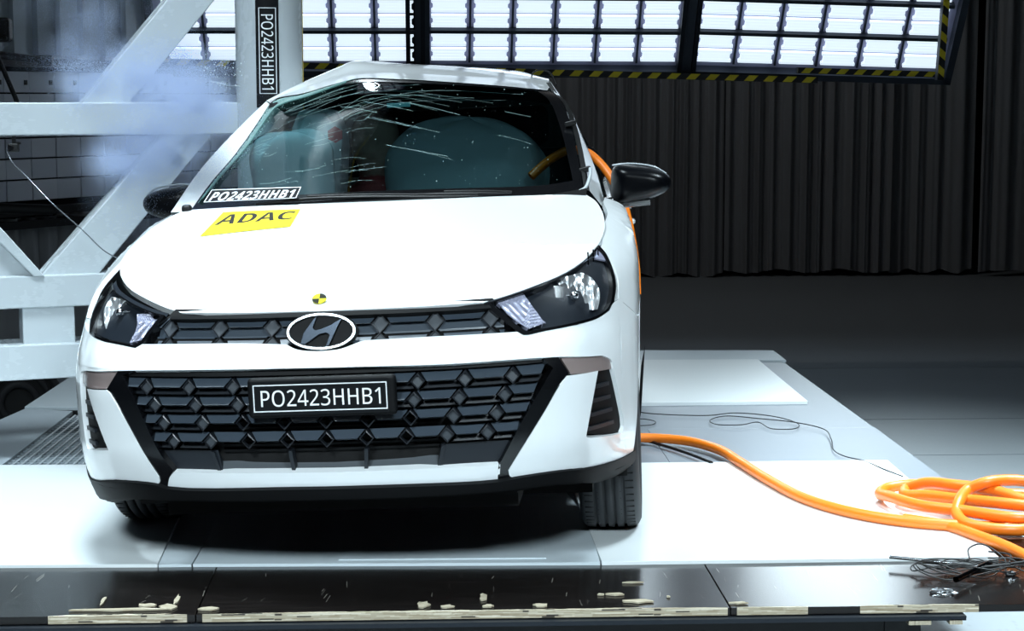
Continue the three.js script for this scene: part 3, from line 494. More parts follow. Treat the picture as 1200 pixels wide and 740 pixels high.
// a small flat or bent facet from corner points (x, y, offset behind the nose surface)
function facet(c) {
  const p = c.map(([x, y, o]) => new THREE.Vector3(x, y, F(x, y) + o)), pos = [], idx = [];
  p.forEach((q) => pos.push(q.x, q.y, q.z)); for (let i = 1; i < p.length - 1; i++) idx.push(0, i, i + 1);
  const g = new THREE.BufferGeometry(); g.setAttribute('position', new THREE.Float32BufferAttribute(pos, 3)); g.setAttribute('uv', new THREE.Float32BufferAttribute(new Float32Array(p.length * 2), 2)); g.setIndex(idx);
  const h = g.toNonIndexed(); h.computeVertexNormals(); return h;
}
const double = (m) => { const c = m.clone(); c.side = THREE.DoubleSide; return c; };
M.facet2 = double(M.facet); M.grille2 = double(M.grille); M.mesh2 = double(M.mesh);
{
  const lower = group('lower_grille', [0, 0, 0], car);
  mesh('grille_backing', panel(outline([[-0.6, 0.605], [0.6, 0.605]], [[0.6, 0.605], [0.48, 0.318]], [[0.48, 0.318], [-0.48, 0.318]], [[-0.48, 0.318], [-0.6, 0.605]]), mF(-0.06), { h: 0.06, t: 0 }), M.void, lower);
  const rows = [[0.566, 0.1272], [0.517, 0.1215], [0.467, 0.1155], [0.416, 0.109], [0.366, 0.103]], hh = 0.0245, hw = 0.021;
  const lim = (y) => lerp(0.475, 0.6, (y - 0.319) / 0.281);
  rows.forEach(([y, p], r) => {
    for (let k = -6; k < 6; k++) {
      const x0 = k * p, x1 = (k + 1) * p, c = (x, yy) => clamp(x, -lim(yy), lim(yy));
      if (Math.min(Math.abs(x0), Math.abs(x1)) > lim(y) - 0.01) continue;
      const open = (r === 2 || r === 3 || r === 4) && Math.abs(x0 + x1) / 2 < 0.3, yt = y + hh - 0.002, yb = y + 0.001, g = 0.004;
      if (r < 4) {
        mesh('grille_bar', [facet([[c(x0 + g + 0.002, yt), yt, -0.034], [c(x1 - g - 0.002, yt), yt, -0.034], [c(x1 - hw - g, yb), yb, -0.008], [c(x0 + hw + g, yb), yb, -0.008]]),
          facet([[c(x0 + hw + g, yb), yb, -0.008], [c(x1 - hw - g, yb), yb, -0.008], [c(x1 - hw - g, yb), yb - 0.007, -0.03], [c(x0 + hw + g, yb), yb - 0.007, -0.03]])], M.facet2, lower);
      }
      if (!open && r < 4) {
        const y2 = y - hh + 0.003;
        mesh('grille_pocket', [facet([[c(x0 + hw + g, y), y - 0.006, -0.04], [c(x1 - hw - g, y), y - 0.006, -0.04], [c(x1 - 0.012, y2), y2, -0.03], [c(x0 + 0.012, y2), y2, -0.03]]),
          facet([[c(x0 + 0.01, y2), y2 + 0.002, -0.014], [c(x1 - 0.01, y2), y2 + 0.002, -0.014], [c(x1 - 0.006, y2), y2 - 0.002, -0.03], [c(x0 + 0.006, y2), y2 - 0.002, -0.03]])], M.grille2, lower);
      }
    }
    if (r < 4) for (let k = -5; k <= 5; k++) {
      const x = k * p; if (Math.abs(x) > lim(y) - 0.02) continue;
      const open = (r === 2 || r === 3) && Math.abs(x) < 0.28, o = (a, b, e) => [x + a, y + b, e], w = hw - 0.001, h = hh - 0.002, t = 0.0035;
      const ring = [[0, h], [w, 0], [0, -h], [-w, 0]], inn = [[0, h - t * 1.5], [w - t, 0], [0, -h + t * 1.5], [-w + t, 0]], gs = [];
      for (let i = 0; i < 4; i++) { const j = (i + 1) % 4; gs.push(facet([o(...ring[i], -0.012), o(...ring[j], -0.012), o(...inn[j], -0.01), o(...inn[i], -0.01)]), facet([o(...inn[i], -0.01), o(...inn[j], -0.01), o(...inn[j], -0.03), o(...inn[i], -0.03)]), facet([o(...ring[i], -0.012), o(...ring[j], -0.012), o(...ring[j], -0.04), o(...ring[i], -0.04)])); }
      const d = mesh('diamond_frame', gs, M.grille2, lower);
      if (!open) mesh('diamond_plate', facet(inn.map((q) => o(...q, -0.018))), M.mesh2, lower);
    }
  });
  // slats, struts and filler plates low in the opening
  for (let i = 0; i < 7; i++) { const y = 0.38 + i * 0.0155, w = 0.3; mesh('slat', panel(outline([[-w, y], [w, y]], [[w, y], [w, y + 0.006]], [[w, y + 0.006], [-w, y + 0.006]], [[-w, y + 0.006], [-w, y]]), mF(-0.05), { h: 0.1, t: 0.015 }), M.plastic, lower); }
  for (const x of [-0.31, -0.1, 0.1, 0.3]) mesh('strut', panel(outline([[x - 0.005, 0.325], [x + 0.005, 0.325]], [[x + 0.005, 0.325], [x + 0.005 + x * 0.05, 0.385]], [[x + 0.005 + x * 0.05, 0.385], [x - 0.005 + x * 0.05, 0.385]], [[x - 0.005 + x * 0.05, 0.385], [x - 0.005, 0.325]]), mF(-0.02), { h: 0.1, t: 0.03 }), M.grille, lower);
  mesh('lower_ledge', [facet([[-0.31, 0.352, -0.055], [0.31, 0.352, -0.055], [0.31, 0.324, -0.014], [-0.31, 0.324, -0.014]])], double(M.greymetal), lower);
  for (const s of [1, -1]) mesh('corner_plate', facet([[s * 0.31, 0.388, -0.028], [s * 0.49, 0.388, -0.028], [s * 0.465, 0.322, -0.022], [s * 0.3, 0.322, -0.022]]), M.grille2, lower);
  mesh('top_strip', panel(outline([[-0.58, 0.594], [0.6, 0.594]], [[0.6, 0.594], [0.61, 0.612]], [[0.61, 0.612], [-0.6, 0.612]], [[-0.6, 0.612], [-0.58, 0.594]]), mF(-0.02), { h: 0.06, t: 0.04 }), M.plastic, lower);

  // upper grille between the headlights, with the emblem
  const upper = group('upper_grille', [0, 0, 0], car);
  mesh('grille_backing', panel(outline([[-0.55, 0.67], [0.55, 0.67]], [[0.55, 0.67], [0.45, 0.765]], [[0.45, 0.765], [-0.45, 0.765]], [[-0.45, 0.765], [-0.55, 0.67]]), mF(-0.045), { h: 0.04, t: 0 }), M.void, upper);
  const ul = (y) => lerp(0.535, 0.45, (y - 0.67) / 0.085), P = 0.15, y = 0.719, uh = 0.026, uw = 0.024;
  mesh('top_strip', panel(outline([[-0.452, 0.745], [0.452, 0.745]], [[0.452, 0.745], [0.446, 0.753]], [[0.446, 0.753], [0, 0.757], [-0.446, 0.753]], [[-0.446, 0.753], [-0.452, 0.745]]), mF(0.003), { h: 0.04, t: 0.03 }), M.plastic, upper);
  for (let k = -4; k < 4; k++) {
    const c = (x, yy) => clamp(x, -ul(yy), ul(yy)), x0 = k * P, x1 = (k + 1) * P, yt = y + uh, yb = y + 0.002;
    if (Math.min(Math.abs(x0), Math.abs(x1)) > 0.5) continue;
    mesh('grille_bar', [facet([[c(x0 + 0.006, yt), yt, -0.03], [c(x1 - 0.006, yt), yt, -0.03], [c(x1 - uw - 0.004, yb), yb, -0.012], [c(x0 + uw + 0.004, yb), yb, -0.012]]), facet([[c(x0 + uw + 0.004, yb), yb, -0.012], [c(x1 - uw - 0.004, yb), yb, -0.012], [c(x1 - uw, yb), yb - 0.004, -0.034], [c(x0 + uw, yb), yb - 0.004, -0.034]])], M.facet2, upper);
    mesh('grille_pocket', [facet([[c(x0 + uw, yb), yb - 0.004, -0.034], [c(x1 - uw, yb), yb - 0.004, -0.034], [c(x1 - 0.006, y), y - uh, -0.03], [c(x0 + 0.006, y), y - uh, -0.03]]), facet([[c(x0 + 0.01, y), y - uh + 0.004, -0.012], [c(x1 - 0.01, y), y - uh + 0.004, -0.012], [c(x1 - 0.014, y), y - uh - 0.001, -0.014], [c(x0 + 0.014, y), y - uh - 0.001, -0.014]]),
      facet([[c(x0 + 0.022, y), y - uh - 0.008, -0.026], [c(x1 - 0.022, y), y - uh - 0.008, -0.026], [c(x1 - 0.028, y), y - uh - 0.02, -0.012], [c(x0 + 0.028, y), y - uh - 0.02, -0.012]])], M.facet2, upper);
    if (k > -4 && k !== 0 && Math.abs(x0) < 0.47) {
      const o = (a, b, e) => [x0 + a, y + b, e], ring = [[0, uh], [uw, 0], [0, -uh], [-uw, 0]], inn = ring.map(([a, b]) => [a * 0.84, b * 0.84]), gs = [];
      for (let i = 0; i < 4; i++) { const j = (i + 1) % 4; gs.push(facet([o(...ring[i], -0.012), o(...ring[j], -0.012), o(...inn[j], -0.012), o(...inn[i], -0.012)]), facet([o(...inn[i], -0.012), o(...inn[j], -0.012), o(...inn[j], -0.02), o(...inn[i], -0.02)])); }
      gs.push(facet([o(0, -uh, -0.012), o(0.004, -uh, -0.012), o(0.026, -uh - 0.022, -0.012), o(0.022, -uh - 0.022, -0.012)]), facet([o(0, -uh, -0.012), o(-0.004, -uh, -0.012), o(-0.026, -uh - 0.022, -0.012), o(-0.022, -uh - 0.022, -0.012)]));
      const d = mesh('diamond_frame', gs, M.grille2, upper);
      mesh('diamond_plate', [facet(inn.map((q) => o(...q, -0.017))), facet([o(0, -uh - 0.003, -0.02), o(0.018, -uh - 0.02, -0.02), o(-0.018, -uh - 0.02, -0.02)])], M.mesh2, upper);
    }
  }
  // emblem: oval ring and slanted letter
  const e = group('emblem', [-0.008, 0.706, F(0, 0.706) + 0.004], car); e.rotation.x = -0.28;
  const oval = (a, b) => { const s = new THREE.Shape(); s.absellipse(0, 0, a, b, 0, Math.PI * 2); return s; };
  const o1 = oval(0.1, 0.054);
  mesh('emblem_base', new THREE.ExtrudeGeometry(o1, { depth: 0.012, bevelEnabled: false, curveSegments: 48 }).translate(0, 0, -0.014), M.plastic, e);
  const ringS = oval(0.095, 0.05); ringS.holes.push(new THREE.Path().absellipse(0, 0, 0.0885, 0.0445, 0, Math.PI * 2));
  const bev = { depth: 0.003, bevelEnabled: true, bevelSize: 0.0016, bevelThickness: 0.003, bevelSegments: 3, curveSegments: 48 };
  mesh('emblem_ring', new THREE.ExtrudeGeometry(ringS, bev).translate(0, 0, 0), M.chrome, e);
  const sh = (pts) => { const s = new THREE.Shape(); s.moveTo(...pts[0]); s.splineThru(pts.slice(1).map((q) => new THREE.Vector2(...q))); return new THREE.ExtrudeGeometry(s, bev); };
  const tri = (list) => { const s = new THREE.Shape(list.map((q) => new THREE.Vector2(...q))); return new THREE.ExtrudeGeometry(s, bev); };
  mesh('emblem_letter', [
    tri([[-0.048, -0.004], [-0.02, 0.034], [-0.012, 0.0405], [-0.023, 0.012], [-0.02, 0.005], [-0.012, 0.003], [0.0, 0.006], [0.03, 0.018], [0.04, 0.024], [0.028, 0.027], [0.058, 0.034], [0.046, 0.014], [0.022, -0.038], [0.013, -0.043], [0.024, -0.012], [0.02, -0.006], [0.012, -0.004], [-0.006, -0.008], [-0.036, -0.02], [-0.044, -0.034], [-0.056, -0.032]].filter((q, i) => ![9, 18].includes(i)).map(([a, b]) => [a, b]))], M.darkchrome, e);
  // number plate
  const np = group('number_plate', [0, 0.54, F(0, 0.54) + 0.012], car); np.rotation.x = 0;
  mesh('plate_holder', box(0.405, 0.11, 0.03, 0, 0, 0, 0.012), M.plastic, np);
  const pc = canvas(1024, 256, (c, w, h) => { c.fillStyle = '#0f1114'; c.fillRect(0, 0, w, h); c.strokeStyle = '#f2f5f7'; c.lineWidth = 9; c.strokeRect(14, 30, w - 28, h - 60); c.fillStyle = '#f6f8fa'; c.font = '150px sans-serif'; c.textBaseline = 'middle'; c.save(); c.translate(52, h / 2 + 4); c.scale((w - 80) / c.measureText('PO2423HHB1').width, 1.12); c.fillText('PO2423HHB1', 0, 0); c.restore(); });
  const pg = new THREE.PlaneGeometry(0.372, 0.093); pg.translate(-0.004, 0, 0.0158);
  mesh('plate_face', pg, printMat(tex(pc), 0.3), np).userData.label = 'black plate with white number PO2423HHB1';
}
// headlights
{
  const bowl = (cx, cy, rx, ry, o, deep) => (x, y) => { const r2 = Math.min(1, ((x - cx) / rx) ** 2 + ((y - cy) / ry) ** 2); return [x, y, F(cx, cy) * 0.55 + F(x, y) * 0.45 + o - deep * (1 - r2) + 0.005 * Math.sin(x * 280) * (0.5 + 0.5 * Math.sin(y * 130 + x * 40)) + 0.003 * Math.sin(x * 173 + 1)]; };
  for (const s of [1, -1]) {
    const h = group('headlight', [0, 0, 0], car);
    const edge = s > 0 ? outline([[0.431, 0.756], [0.495, 0.77], [0.574, 0.79], [0.635, 0.807], [0.674, 0.822], [0.702, 0.837], [0.72, 0.853], [0.735, 0.867]], [[0.735, 0.867], [0.759, 0.841], [0.78, 0.796], [0.787, 0.758], [0.781, 0.716]], [[0.781, 0.716], [0.769, 0.699], [0.737, 0.687], [0.677, 0.681], [0.597, 0.675], [0.542, 0.67]], [[0.542, 0.67], [0.522, 0.679]], [[0.522, 0.679], [0.431, 0.756]])
      : outline([[-0.469, 0.754], [-0.512, 0.762], [-0.569, 0.777], [-0.612, 0.79], [-0.656, 0.803], [-0.689, 0.815], [-0.709, 0.825]], [[-0.709, 0.825], [-0.726, 0.803], [-0.75, 0.756], [-0.751, 0.714], [-0.743, 0.693]], [[-0.743, 0.693], [-0.676, 0.682], [-0.607, 0.676], [-0.551, 0.669]], [[-0.551, 0.669], [-0.528, 0.68]], [[-0.528, 0.68], [-0.469, 0.754]]);
    const lens = mesh('lens', panel(edge, mF(0.001), { h: 0.035, t: 0 }), M.lens, h);
    const inset = (k) => { const cx = edge.reduce((a, q) => a + q[0], 0) / edge.length, cy = edge.reduce((a, q) => a + q[1], 0) / edge.length; return edge.map(([x, y]) => [cx + (x - cx) * k, cy + (y - cy) * k]); };
    mesh('housing', panel(edge, mF(-0.045), { h: 0.035, t: 0 }), std(0x1b2129, 0.4), h);
    mesh('lamp_frame', panel(edge, mF(-0.001), { h: 0.03, t: 0.045, holes: [inset(0.925)] }), M.gloss, h);
    const dish = s > 0 ? outline([[0.571, 0.779], [0.631, 0.8], [0.695, 0.812]], [[0.695, 0.812], [0.724, 0.791], [0.741, 0.763], [0.742, 0.732], [0.736, 0.709]], [[0.736, 0.709], [0.679, 0.707], [0.624, 0.705]], [[0.624, 0.705], [0.594, 0.734], [0.571, 0.779]])
      : outline([[-0.674, 0.794], [-0.633, 0.786], [-0.599, 0.775]], [[-0.599, 0.775], [-0.578, 0.757], [-0.585, 0.729], [-0.6, 0.709]], [[-0.6, 0.709], [-0.642, 0.707], [-0.68, 0.707]], [[-0.68, 0.707], [-0.694, 0.753], [-0.674, 0.794]]);
    const c = s > 0 ? [0.672, 0.753] : [-0.632, 0.754];
    mesh('reflector', panel(dish, bowl(c[0], c[1], 0.118, 0.09, -0.012, 0.05), { h: 0.005, t: 0.004 }), M.dish, h);
    const b = mesh('bulb', new THREE.SphereGeometry(0.013, 16, 12), M.chrome, h); b.position.set(c[0], c[1], F(c[0], c[1]) - 0.03);
    mesh('bulb_stem', bar([c[0] - s * 0.035, c[1] + 0.002, F(c[0], c[1]) - 0.03], [c[0], c[1], F(c[0], c[1]) - 0.03], 0.003), M.chrome, h);
    const sig = s > 0 ? outline([[0.468, 0.755], [0.5, 0.763], [0.538, 0.77]], [[0.538, 0.77], [0.595, 0.693]], [[0.595, 0.693], [0.551, 0.682]], [[0.551, 0.682], [0.498, 0.72], [0.468, 0.755]]) : outline([[-0.566, 0.754], [-0.525, 0.755]], [[-0.525, 0.755], [-0.5, 0.738]], [[-0.5, 0.738], [-0.538, 0.687]], [[-0.538, 0.687], [-0.576, 0.679]], [[-0.576, 0.679], [-0.559, 0.722], [-0.566, 0.754]]);
    mesh('signal_lens', panel(sig, (x, y) => [x, y, F(x, y) - 0.016 + 0.002 * Math.sin(x * 800) * Math.sin(y * 800)], { h: 0.005, t: 0.012 }), M.prism, h);
    if (s > 0) { for (let i = 0; i < 3; i++) { const q = [[0.708, 0.834], [0.722, 0.838], [0.735, 0.841]][i]; mesh('rib', box(0.004, 0.05, 0.006, q[0], q[1], F(...q) - 0.014).clone(), M.darkchrome, h); }
      mesh('side_reflector', panel(outline([[0.732, 0.86], [0.754, 0.84]], [[0.754, 0.84], [0.76, 0.825]], [[0.76, 0.825], [0.726, 0.837]], [[0.726, 0.837], [0.732, 0.86]]), mF(-0.008), { h: 0.01, t: 0.005 }), M.prism, h); }
  }
}
// wings, doors and rear quarters
const archPts = (cz, cy, r, a0, a1, n = 14) => Array.from({ length: n + 1 }, (_, i) => { const a = lerp(a0, a1, i / n); return [cz + r * Math.cos(a), cy + r * Math.sin(a)]; });
for (const s of [1, -1]) {
  const fx = (g) => (s < 0 ? dent(g) : g);
  const seam = [[0.15, 0.866], [0.065, 0.885], [-0.042, 0.906], [-0.193, 0.934], [-0.345, 0.962], [-0.46, 0.975]];
  mesh('fender', panel(outline([[0.36, 0.722], [0.30, 0.768], [0.22, 0.83], [0.15, 0.866]], seam, [seam.at(-1), [-0.52, 0.93], [-0.57, 0.8], [-0.575, 0.4], [-0.54, 0.22]], [[-0.54, 0.22], [-0.37, 0.22]], archPts(0, 0.315, 0.37, Math.PI + 0.2, 1.15), [[0.155, 0.652], [0.25, 0.665], [0.36, 0.722]]), mS(s), { h: 0.04, t: 0.015, out: [s, 0.3, 0] }), M.paint, car);
  mesh('front_door', fx(panel(outline([[-0.585, 0.95], [-1.1, 0.965], [-1.62, 0.97]], [[-1.62, 0.97], [-1.64, 0.6], [-1.62, 0.24]], [[-1.62, 0.24], [-0.56, 0.24]], [[-0.56, 0.24], [-0.59, 0.5], [-0.585, 0.95]]), mS(s, 0.002), { h: 0.045, t: 0.015, out: [s, 0, 0] })), M.paint, car);
  mesh('rear_door', fx(panel(outline([[-1.63, 0.97], [-2.2, 0.975], [-2.5, 0.975]], [[-2.5, 0.975], [-2.48, 0.75], [-2.3, 0.66]], archPts(-2.53, 0.315, 0.38, 1.0, Math.PI - 3.0).map((q) => q).slice(0, 12), [[-2.155, 0.33], [-2.17, 0.24]], [[-2.17, 0.24], [-1.63, 0.24]], [[-1.63, 0.24], [-1.65, 0.6], [-1.63, 0.97]]), mS(s, 0.002), { h: 0.05, t: 0.015, out: [s, 0, 0] })), M.paint, car);
  mesh('rear_quarter', panel(outline([[-2.505, 0.975], [-2.9, 0.975], [-3.12, 0.95]], [[-3.12, 0.95], [-3.2, 0.6], [-3.15, 0.26]], [[-3.15, 0.26], [-2.92, 0.26]], archPts(-2.53, 0.315, 0.38, Math.PI + 0.1, 1.05), [[-2.31, 0.665], [-2.485, 0.75], [-2.505, 0.975]]), mS(s), { h: 0.06, t: 0.015, out: [s, 0, 0] }), M.paint, car);
  mesh('door_trim', fx(panel([[-0.6, 0.26], [-2.15, 0.26], [-2.15, 0.93], [-0.6, 0.93]], mS(s, -0.045), { h: 0.08, t: 0, out: [-s, 0, 0] })), double(M.cloth), car);
  mesh('sill', fx(patch((u, v) => new THREE.Vector3(s * (0.835 - 0.02 * v), 0.25 - 0.09 * v, lerp(-0.42, -2.12, u)), 40, 3)), M.plastic, car);
  for (const [z, y] of [[-1.45, 0.82], [-2.32, 0.83]]) if (s > 0) mesh('door_handle', [tube([[G(y, z) - 0.004, y, z + 0.1], [G(y, z) + 0.02, y + 0.004, z + 0.06], [G(y, z) + 0.02, y + 0.004, z - 0.06], [G(y, z) - 0.004, y, z - 0.1]], 0.011, 24, 8)], M.paint, car);
  for (const [cz, name] of [[0, 'wheel_arch'], [-2.53, 'wheel_arch']]) mesh(name, patch((u, v) => { const a = lerp(-0.1, 1.05, u) * Math.PI; return new THREE.Vector3(s * lerp(0.5, 0.8, v), 0.315 + 0.38 * Math.sin(a), cz + 0.38 * Math.cos(a)); }, 28, 2), double(M.void), car);
}
// wheels
{
  const bump = grain(256, 64, (u, v) => { const k = (u * 60) % 1, w = (u * 60 + 0.4 * Math.sin(v * 6.28)) % 1; return v < 0.2 || v > 0.8 || k < 0 ? 0.6 : (w < 0.14 ? 0 : 0.8); });
  const prof = [[0.205, -0.075], [0.215, -0.088], [0.25, -0.0935], [0.275, -0.092], [0.292, -0.083], [0.2985, -0.07]];
  for (const x of [-0.043, -0.014, 0.014, 0.043]) prof.push([0.3015 - Math.abs(x) * 0.03, x - 0.0055], [0.293, x - 0.0045], [0.293, x + 0.0045], [0.3015 - Math.abs(x) * 0.03, x + 0.0055]);
  prof.push([0.2985, 0.07], [0.292, 0.083], [0.275, 0.092], [0.25, 0.0935], [0.215, 0.088], [0.205, 0.075]);
  const tyre = new THREE.LatheGeometry(prof.map(([r, x]) => new THREE.Vector2(r, x)), 96).rotateZ(Math.PI / 2);
  const tg = toFlat(tyre);
  function toFlat(g) { const h = g.toNonIndexed(); h.computeVertexNormals(); return mergeVertices(g); }
  const sip = []; for (let i = 0; i < 72; i++) for (const x of [-0.062, 0.062, -0.028, 0.028]) { const a = (i + (Math.abs(x) < 0.03 ? 0.5 : 0)) / 72 * Math.PI * 2, b = new THREE.BoxGeometry(Math.abs(x) > 0.05 ? 0.026 : 0.016, 0.002, 0.0035); b.translate(x, 0.2995 - Math.abs(x) * 0.008, 0); b.rotateX(a); sip.push(b); }
  const sipes = merge(sip);
  const spoke = []; for (let i = 0; i < 8; i++) spoke.push(box(0.02, 0.17, 0.045, 0.05, 0.1, 0, 0.008).rotateX(i * Math.PI / 4));
  const rimG = merge([new THREE.LatheGeometry([[0.2, -0.085], [0.206, -0.08], [0.19, -0.07], [0.185, 0.0], [0.19, 0.07], [0.206, 0.08], [0.2, 0.085]].map(([r, x]) => new THREE.Vector2(r, x)), 48).rotateZ(Math.PI / 2), new THREE.CylinderGeometry(0.06, 0.06, 0.03, 24).rotateZ(Math.PI / 2).translate(0.05, 0, 0), ...spoke]);
  const discG = new THREE.CylinderGeometry(0.14, 0.14, 0.02, 32).rotateZ(Math.PI / 2);
  M.tyre = std(0x1f2226, 0.6);
  for (const [sx, z, px] of [[1, 0, 0.74], [-1, 0, -0.715], [1, -2.53, 0.70], [-1, -2.53, -0.70]]) {
    const w = group('wheel', [px, 0.3005 - px * 0.0438, z], car); if (sx < 0) w.rotation.y = Math.PI;
    mesh('tyre', tg, M.tyre, w); mesh('tread_sipes', sipes, M.void, w); mesh('rim', rimG, M.greymetal, w); mesh('brake_disc', discG, M.darkmetal, w);
  }
}
// underbody, bonnet bay and cabin floor, all dark
mesh('underbody', [box(1.34, 0.06, 3.5, 0.03, 0.2, -1.3), box(1.0, 0.36, 0.5, 0, 0.4, 0.42), box(1.0, 0.3, 0.9, 0, 0.55, -0.1), box(1.0, 0.1, 0.5, 0, 0.23, 0.4)], M.void, car);

// ---------------------------------------------------------------- windscreen, pillars and buckled roof
const wsBottom = [[-0.664, 0.984, -0.44], [-0.427, 0.993, -0.38], [-0.031, 0.998, -0.345], [0.323, 0.994, -0.36], [0.541, 0.992, -0.4], [0.667, 1.005, -0.46]];
const wsTop = [[-0.502, 1.337, -1.06], [-0.467, 1.355, -1.05], [-0.376, 1.366, -1.03], [-0.263, 1.392, -1.01], [-0.165, 1.411, -1], [-0.004, 1.402, -0.99], [0.203, 1.381, -1], [0.399, 1.357, -1.03], [0.526, 1.339, -1.07]];
const wsLeft = [[-0.664, 0.984, -0.44], [-0.626, 1.078, -0.62], [-0.577, 1.161, -0.77], [-0.529, 1.271, -0.96], [-0.502, 1.337, -1.06]];
const wsRight = [[0.667, 1.005, -0.46], [0.649, 1.094, -0.62], [0.613, 1.22, -0.86], [0.572, 1.306, -1.01], [0.526, 1.339, -1.07]];
const WS = coons(wsBottom, wsTop, wsLeft, wsRight);
const WSo = (u, v, o) => { const e = 0.01, p = WS(u, v), a = WS(Math.min(1, u + e), v).sub(WS(Math.max(0, u - e), v)), b = WS(u, Math.min(1, v + e)).sub(WS(u, Math.max(0, v - e))); return p.addScaledVector(a.cross(b).normalize(), o); };
const bulge = (u, v) => -0.03 * Math.sin(Math.PI * clamp(u, 0, 1)) * Math.sin(Math.PI * clamp(v, 0, 1));
const glass = (u, v, o = 0) => WSo(u, v, o + bulge(u, v));
{
  const w = mesh('windshield', patch((u, v) => glass(u, v), 60, 40), M.windshield, car);
  w.userData.label = 'broken teal-tinted windscreen';
  const strip = (u0, u1, v0, v1, n, m) => patch((u, v) => glass(lerp(u0, u1, u), lerp(v0, v1, v), 0.003), n, m);
  mesh('black_border', [strip(0, 1, 0, 0.085, 40, 2), strip(0, 1, 0.965, 1, 40, 2), strip(0, 0.03, 0, 1, 2, 24), strip(0.955, 1, 0, 1, 2, 24)], double(M.gloss), w);
  // cracks: thin raised fracture lines that bend with the sheet
  const cr = [], line = (pts, r) => cr.push(new THREE.TubeGeometry(curve(pts.map(([u, v]) => glass(u, v, 0.002))), Math.max(6, pts.length * 4), r, 3, false));
  for (let i = 0; i < 14; i++) { const a = rr(0.1, 0.4), b = a + rr(0.2, 0.55), v0 = rr(0.66, 0.92); line([[a, v0 - 0.08], [(a + b) / 2, v0 + rr(-0.02, 0.04)], [Math.min(0.93, b), Math.min(0.95, v0 + rr(0.0, 0.08))]], rr(0.0002, 0.0004)); }
  for (let i = 0; i < 13; i++) { const u = rr(0.3, 0.85), v = rr(0.4, 0.85), L = rr(0.06, 0.16); line([[u, v], [u + L * 0.5, v - L * 0.42], [Math.min(0.94, u + L), v - L * rr(0.75, 0.95)]], rr(0.0002, 0.0005)); }
  for (let i = 0; i < 30; i++) { const u = rr(0.06, 0.4), v = rr(0.15, 0.75), L = rr(0.03, 0.1); line([[u, v], [u + L * 0.5, v + rr(-0.01, 0.03)], [u + L, v + rr(-0.01, 0.04)]], rr(0.0002, 0.0004)); }
  mesh('crack_line', cr, M.crack, w);
  // the crushed, milky fold that runs up along the left side
  const ridge = pchip([0, 0.1, 0.45, 0.7, 0.8, 0.88, 0.93, 0.97, 1], [0.012, 0.018, 0.04, 0.065, 0.09, 0.145, 0.25, 0.42, 0.6]);
  const fold = patch((u, v) => { const vv = lerp(0.06, 0.985, v), uu = lerp(0.004, ridge(vv), u); return glass(uu, vv, 0.003 + 0.012 * u * u + 0.002 * noise.noise(u * 18, v * 60, 2)); }, 16, 80);
  mesh('crazed_glass', fold, phys(0x8fc4c0, 0.7, { transmission: 0.6, thickness: 0, side: 2, bumpMap: scuff, bumpScale: 0.006 }), w);
  const rl = []; for (let i = 0; i <= 24; i++) { const v = lerp(0.08, 0.975, i / 24); rl.push(glass(ridge(v), v, 0.012)); }
  mesh('glass_ridge', tube(rl, 0.0035, 90, 6), phys(0x9fd0cc, 0.5, { transmission: 0.6, thickness: 0 }), w);
  mesh('torn_border', patch((u, v) => glass(lerp(0.04, 0.13, u), lerp(0.9, 0.955, v) - 0.02 * u, 0.008), 6, 3), double(M.black), w);
  // granules of broken glass on the sheet
  const gran = new THREE.InstancedMesh(new THREE.TetrahedronGeometry(0.0024), M.crack, 700); gran.name = 'glass_granules'; structure(gran, 'stuff');
  const m4 = new THREE.Matrix4(), q4 = new THREE.Quaternion();
  for (let i = 0; i < 700; i++) { const v = 0.1 + 0.88 * Math.pow(rnd(), 0.6), u = clamp(ridge(v) * rr(0.1, 1.15) + 0.03 * (rnd() - 0.4), 0.01, 0.9); const p = i < 560 ? glass(u, v, 0.004) : glass(rr(0.1, 0.9), rr(0.1, 0.97), 0.004); q4.setFromEuler(new THREE.Euler(rnd() * 6, rnd() * 6, rnd() * 6)); const k = rr(0.3, 1.1); m4.compose(p, q4, new THREE.Vector3(k, k, k)); gran.setMatrixAt(i, m4); }
  w.add(gran);
  // number sticker lying on the black lower border
  const q = [[-0.612, 1.003, -0.425], [-0.28, 1.008, -0.36], [-0.272, 1.043, -0.42], [-0.595, 1.043, -0.485]];
  const sc = canvas(1024, 160, (c, w2, h) => { c.fillStyle = '#0d0e11'; c.fillRect(0, 0, w2, h); c.strokeStyle = '#eef2f4'; c.lineWidth = 10; c.strokeRect(8, 8, w2 - 16, h - 10); c.fillStyle = '#f3f6f8'; c.font = 'bold 150px sans-serif'; c.textBaseline = 'middle'; c.save(); c.translate(40, h / 2 + 14); c.transform(1, 0, -0.12, 1, 0, 0); c.scale((w2 - 70) / c.measureText('PO2423HHB1').width, 1); c.fillText('PO2423HHB1', 0, 0); c.restore(); });
  const qs = q.map(V), S = (u, v) => qs[0].clone().lerp(qs[1], u).lerp(qs[3].clone().lerp(qs[2], u), v).add(new THREE.Vector3(0, 0.012, 0.02));
  mesh('number_sticker', patch(S, 8, 2), printMat(tex(sc), 0.35), w).userData.label = 'black dash sticker with white number PO2423HHB1';
  // cowl and wipers
  const cw = patch((u, v) => { const a = WS(u, 0), x = a.x * 1.02; return new THREE.Vector3(x, lerp(a.y + 0.004, Hd(x, -0.3) - 0.012, v), lerp(a.z + 0.005, -0.29, v)); }, 30, 3);
  mesh('cowl', cw, double(M.plastic), car);
  const wip = (pts, name) => mesh(name, [tube(pts.map((p) => p), 0.006, 40, 6), tube(pts.slice(1).map(([x, y, z]) => [x, y + 0.008, z - 0.004]), 0.004, 40, 6)], M.black, car);
  wip([[0.003, 1.013, -0.37], [0.208, 1.012, -0.38], [0.321, 1.009, -0.385], [0.433, 1.001, -0.4]], 'wiper');
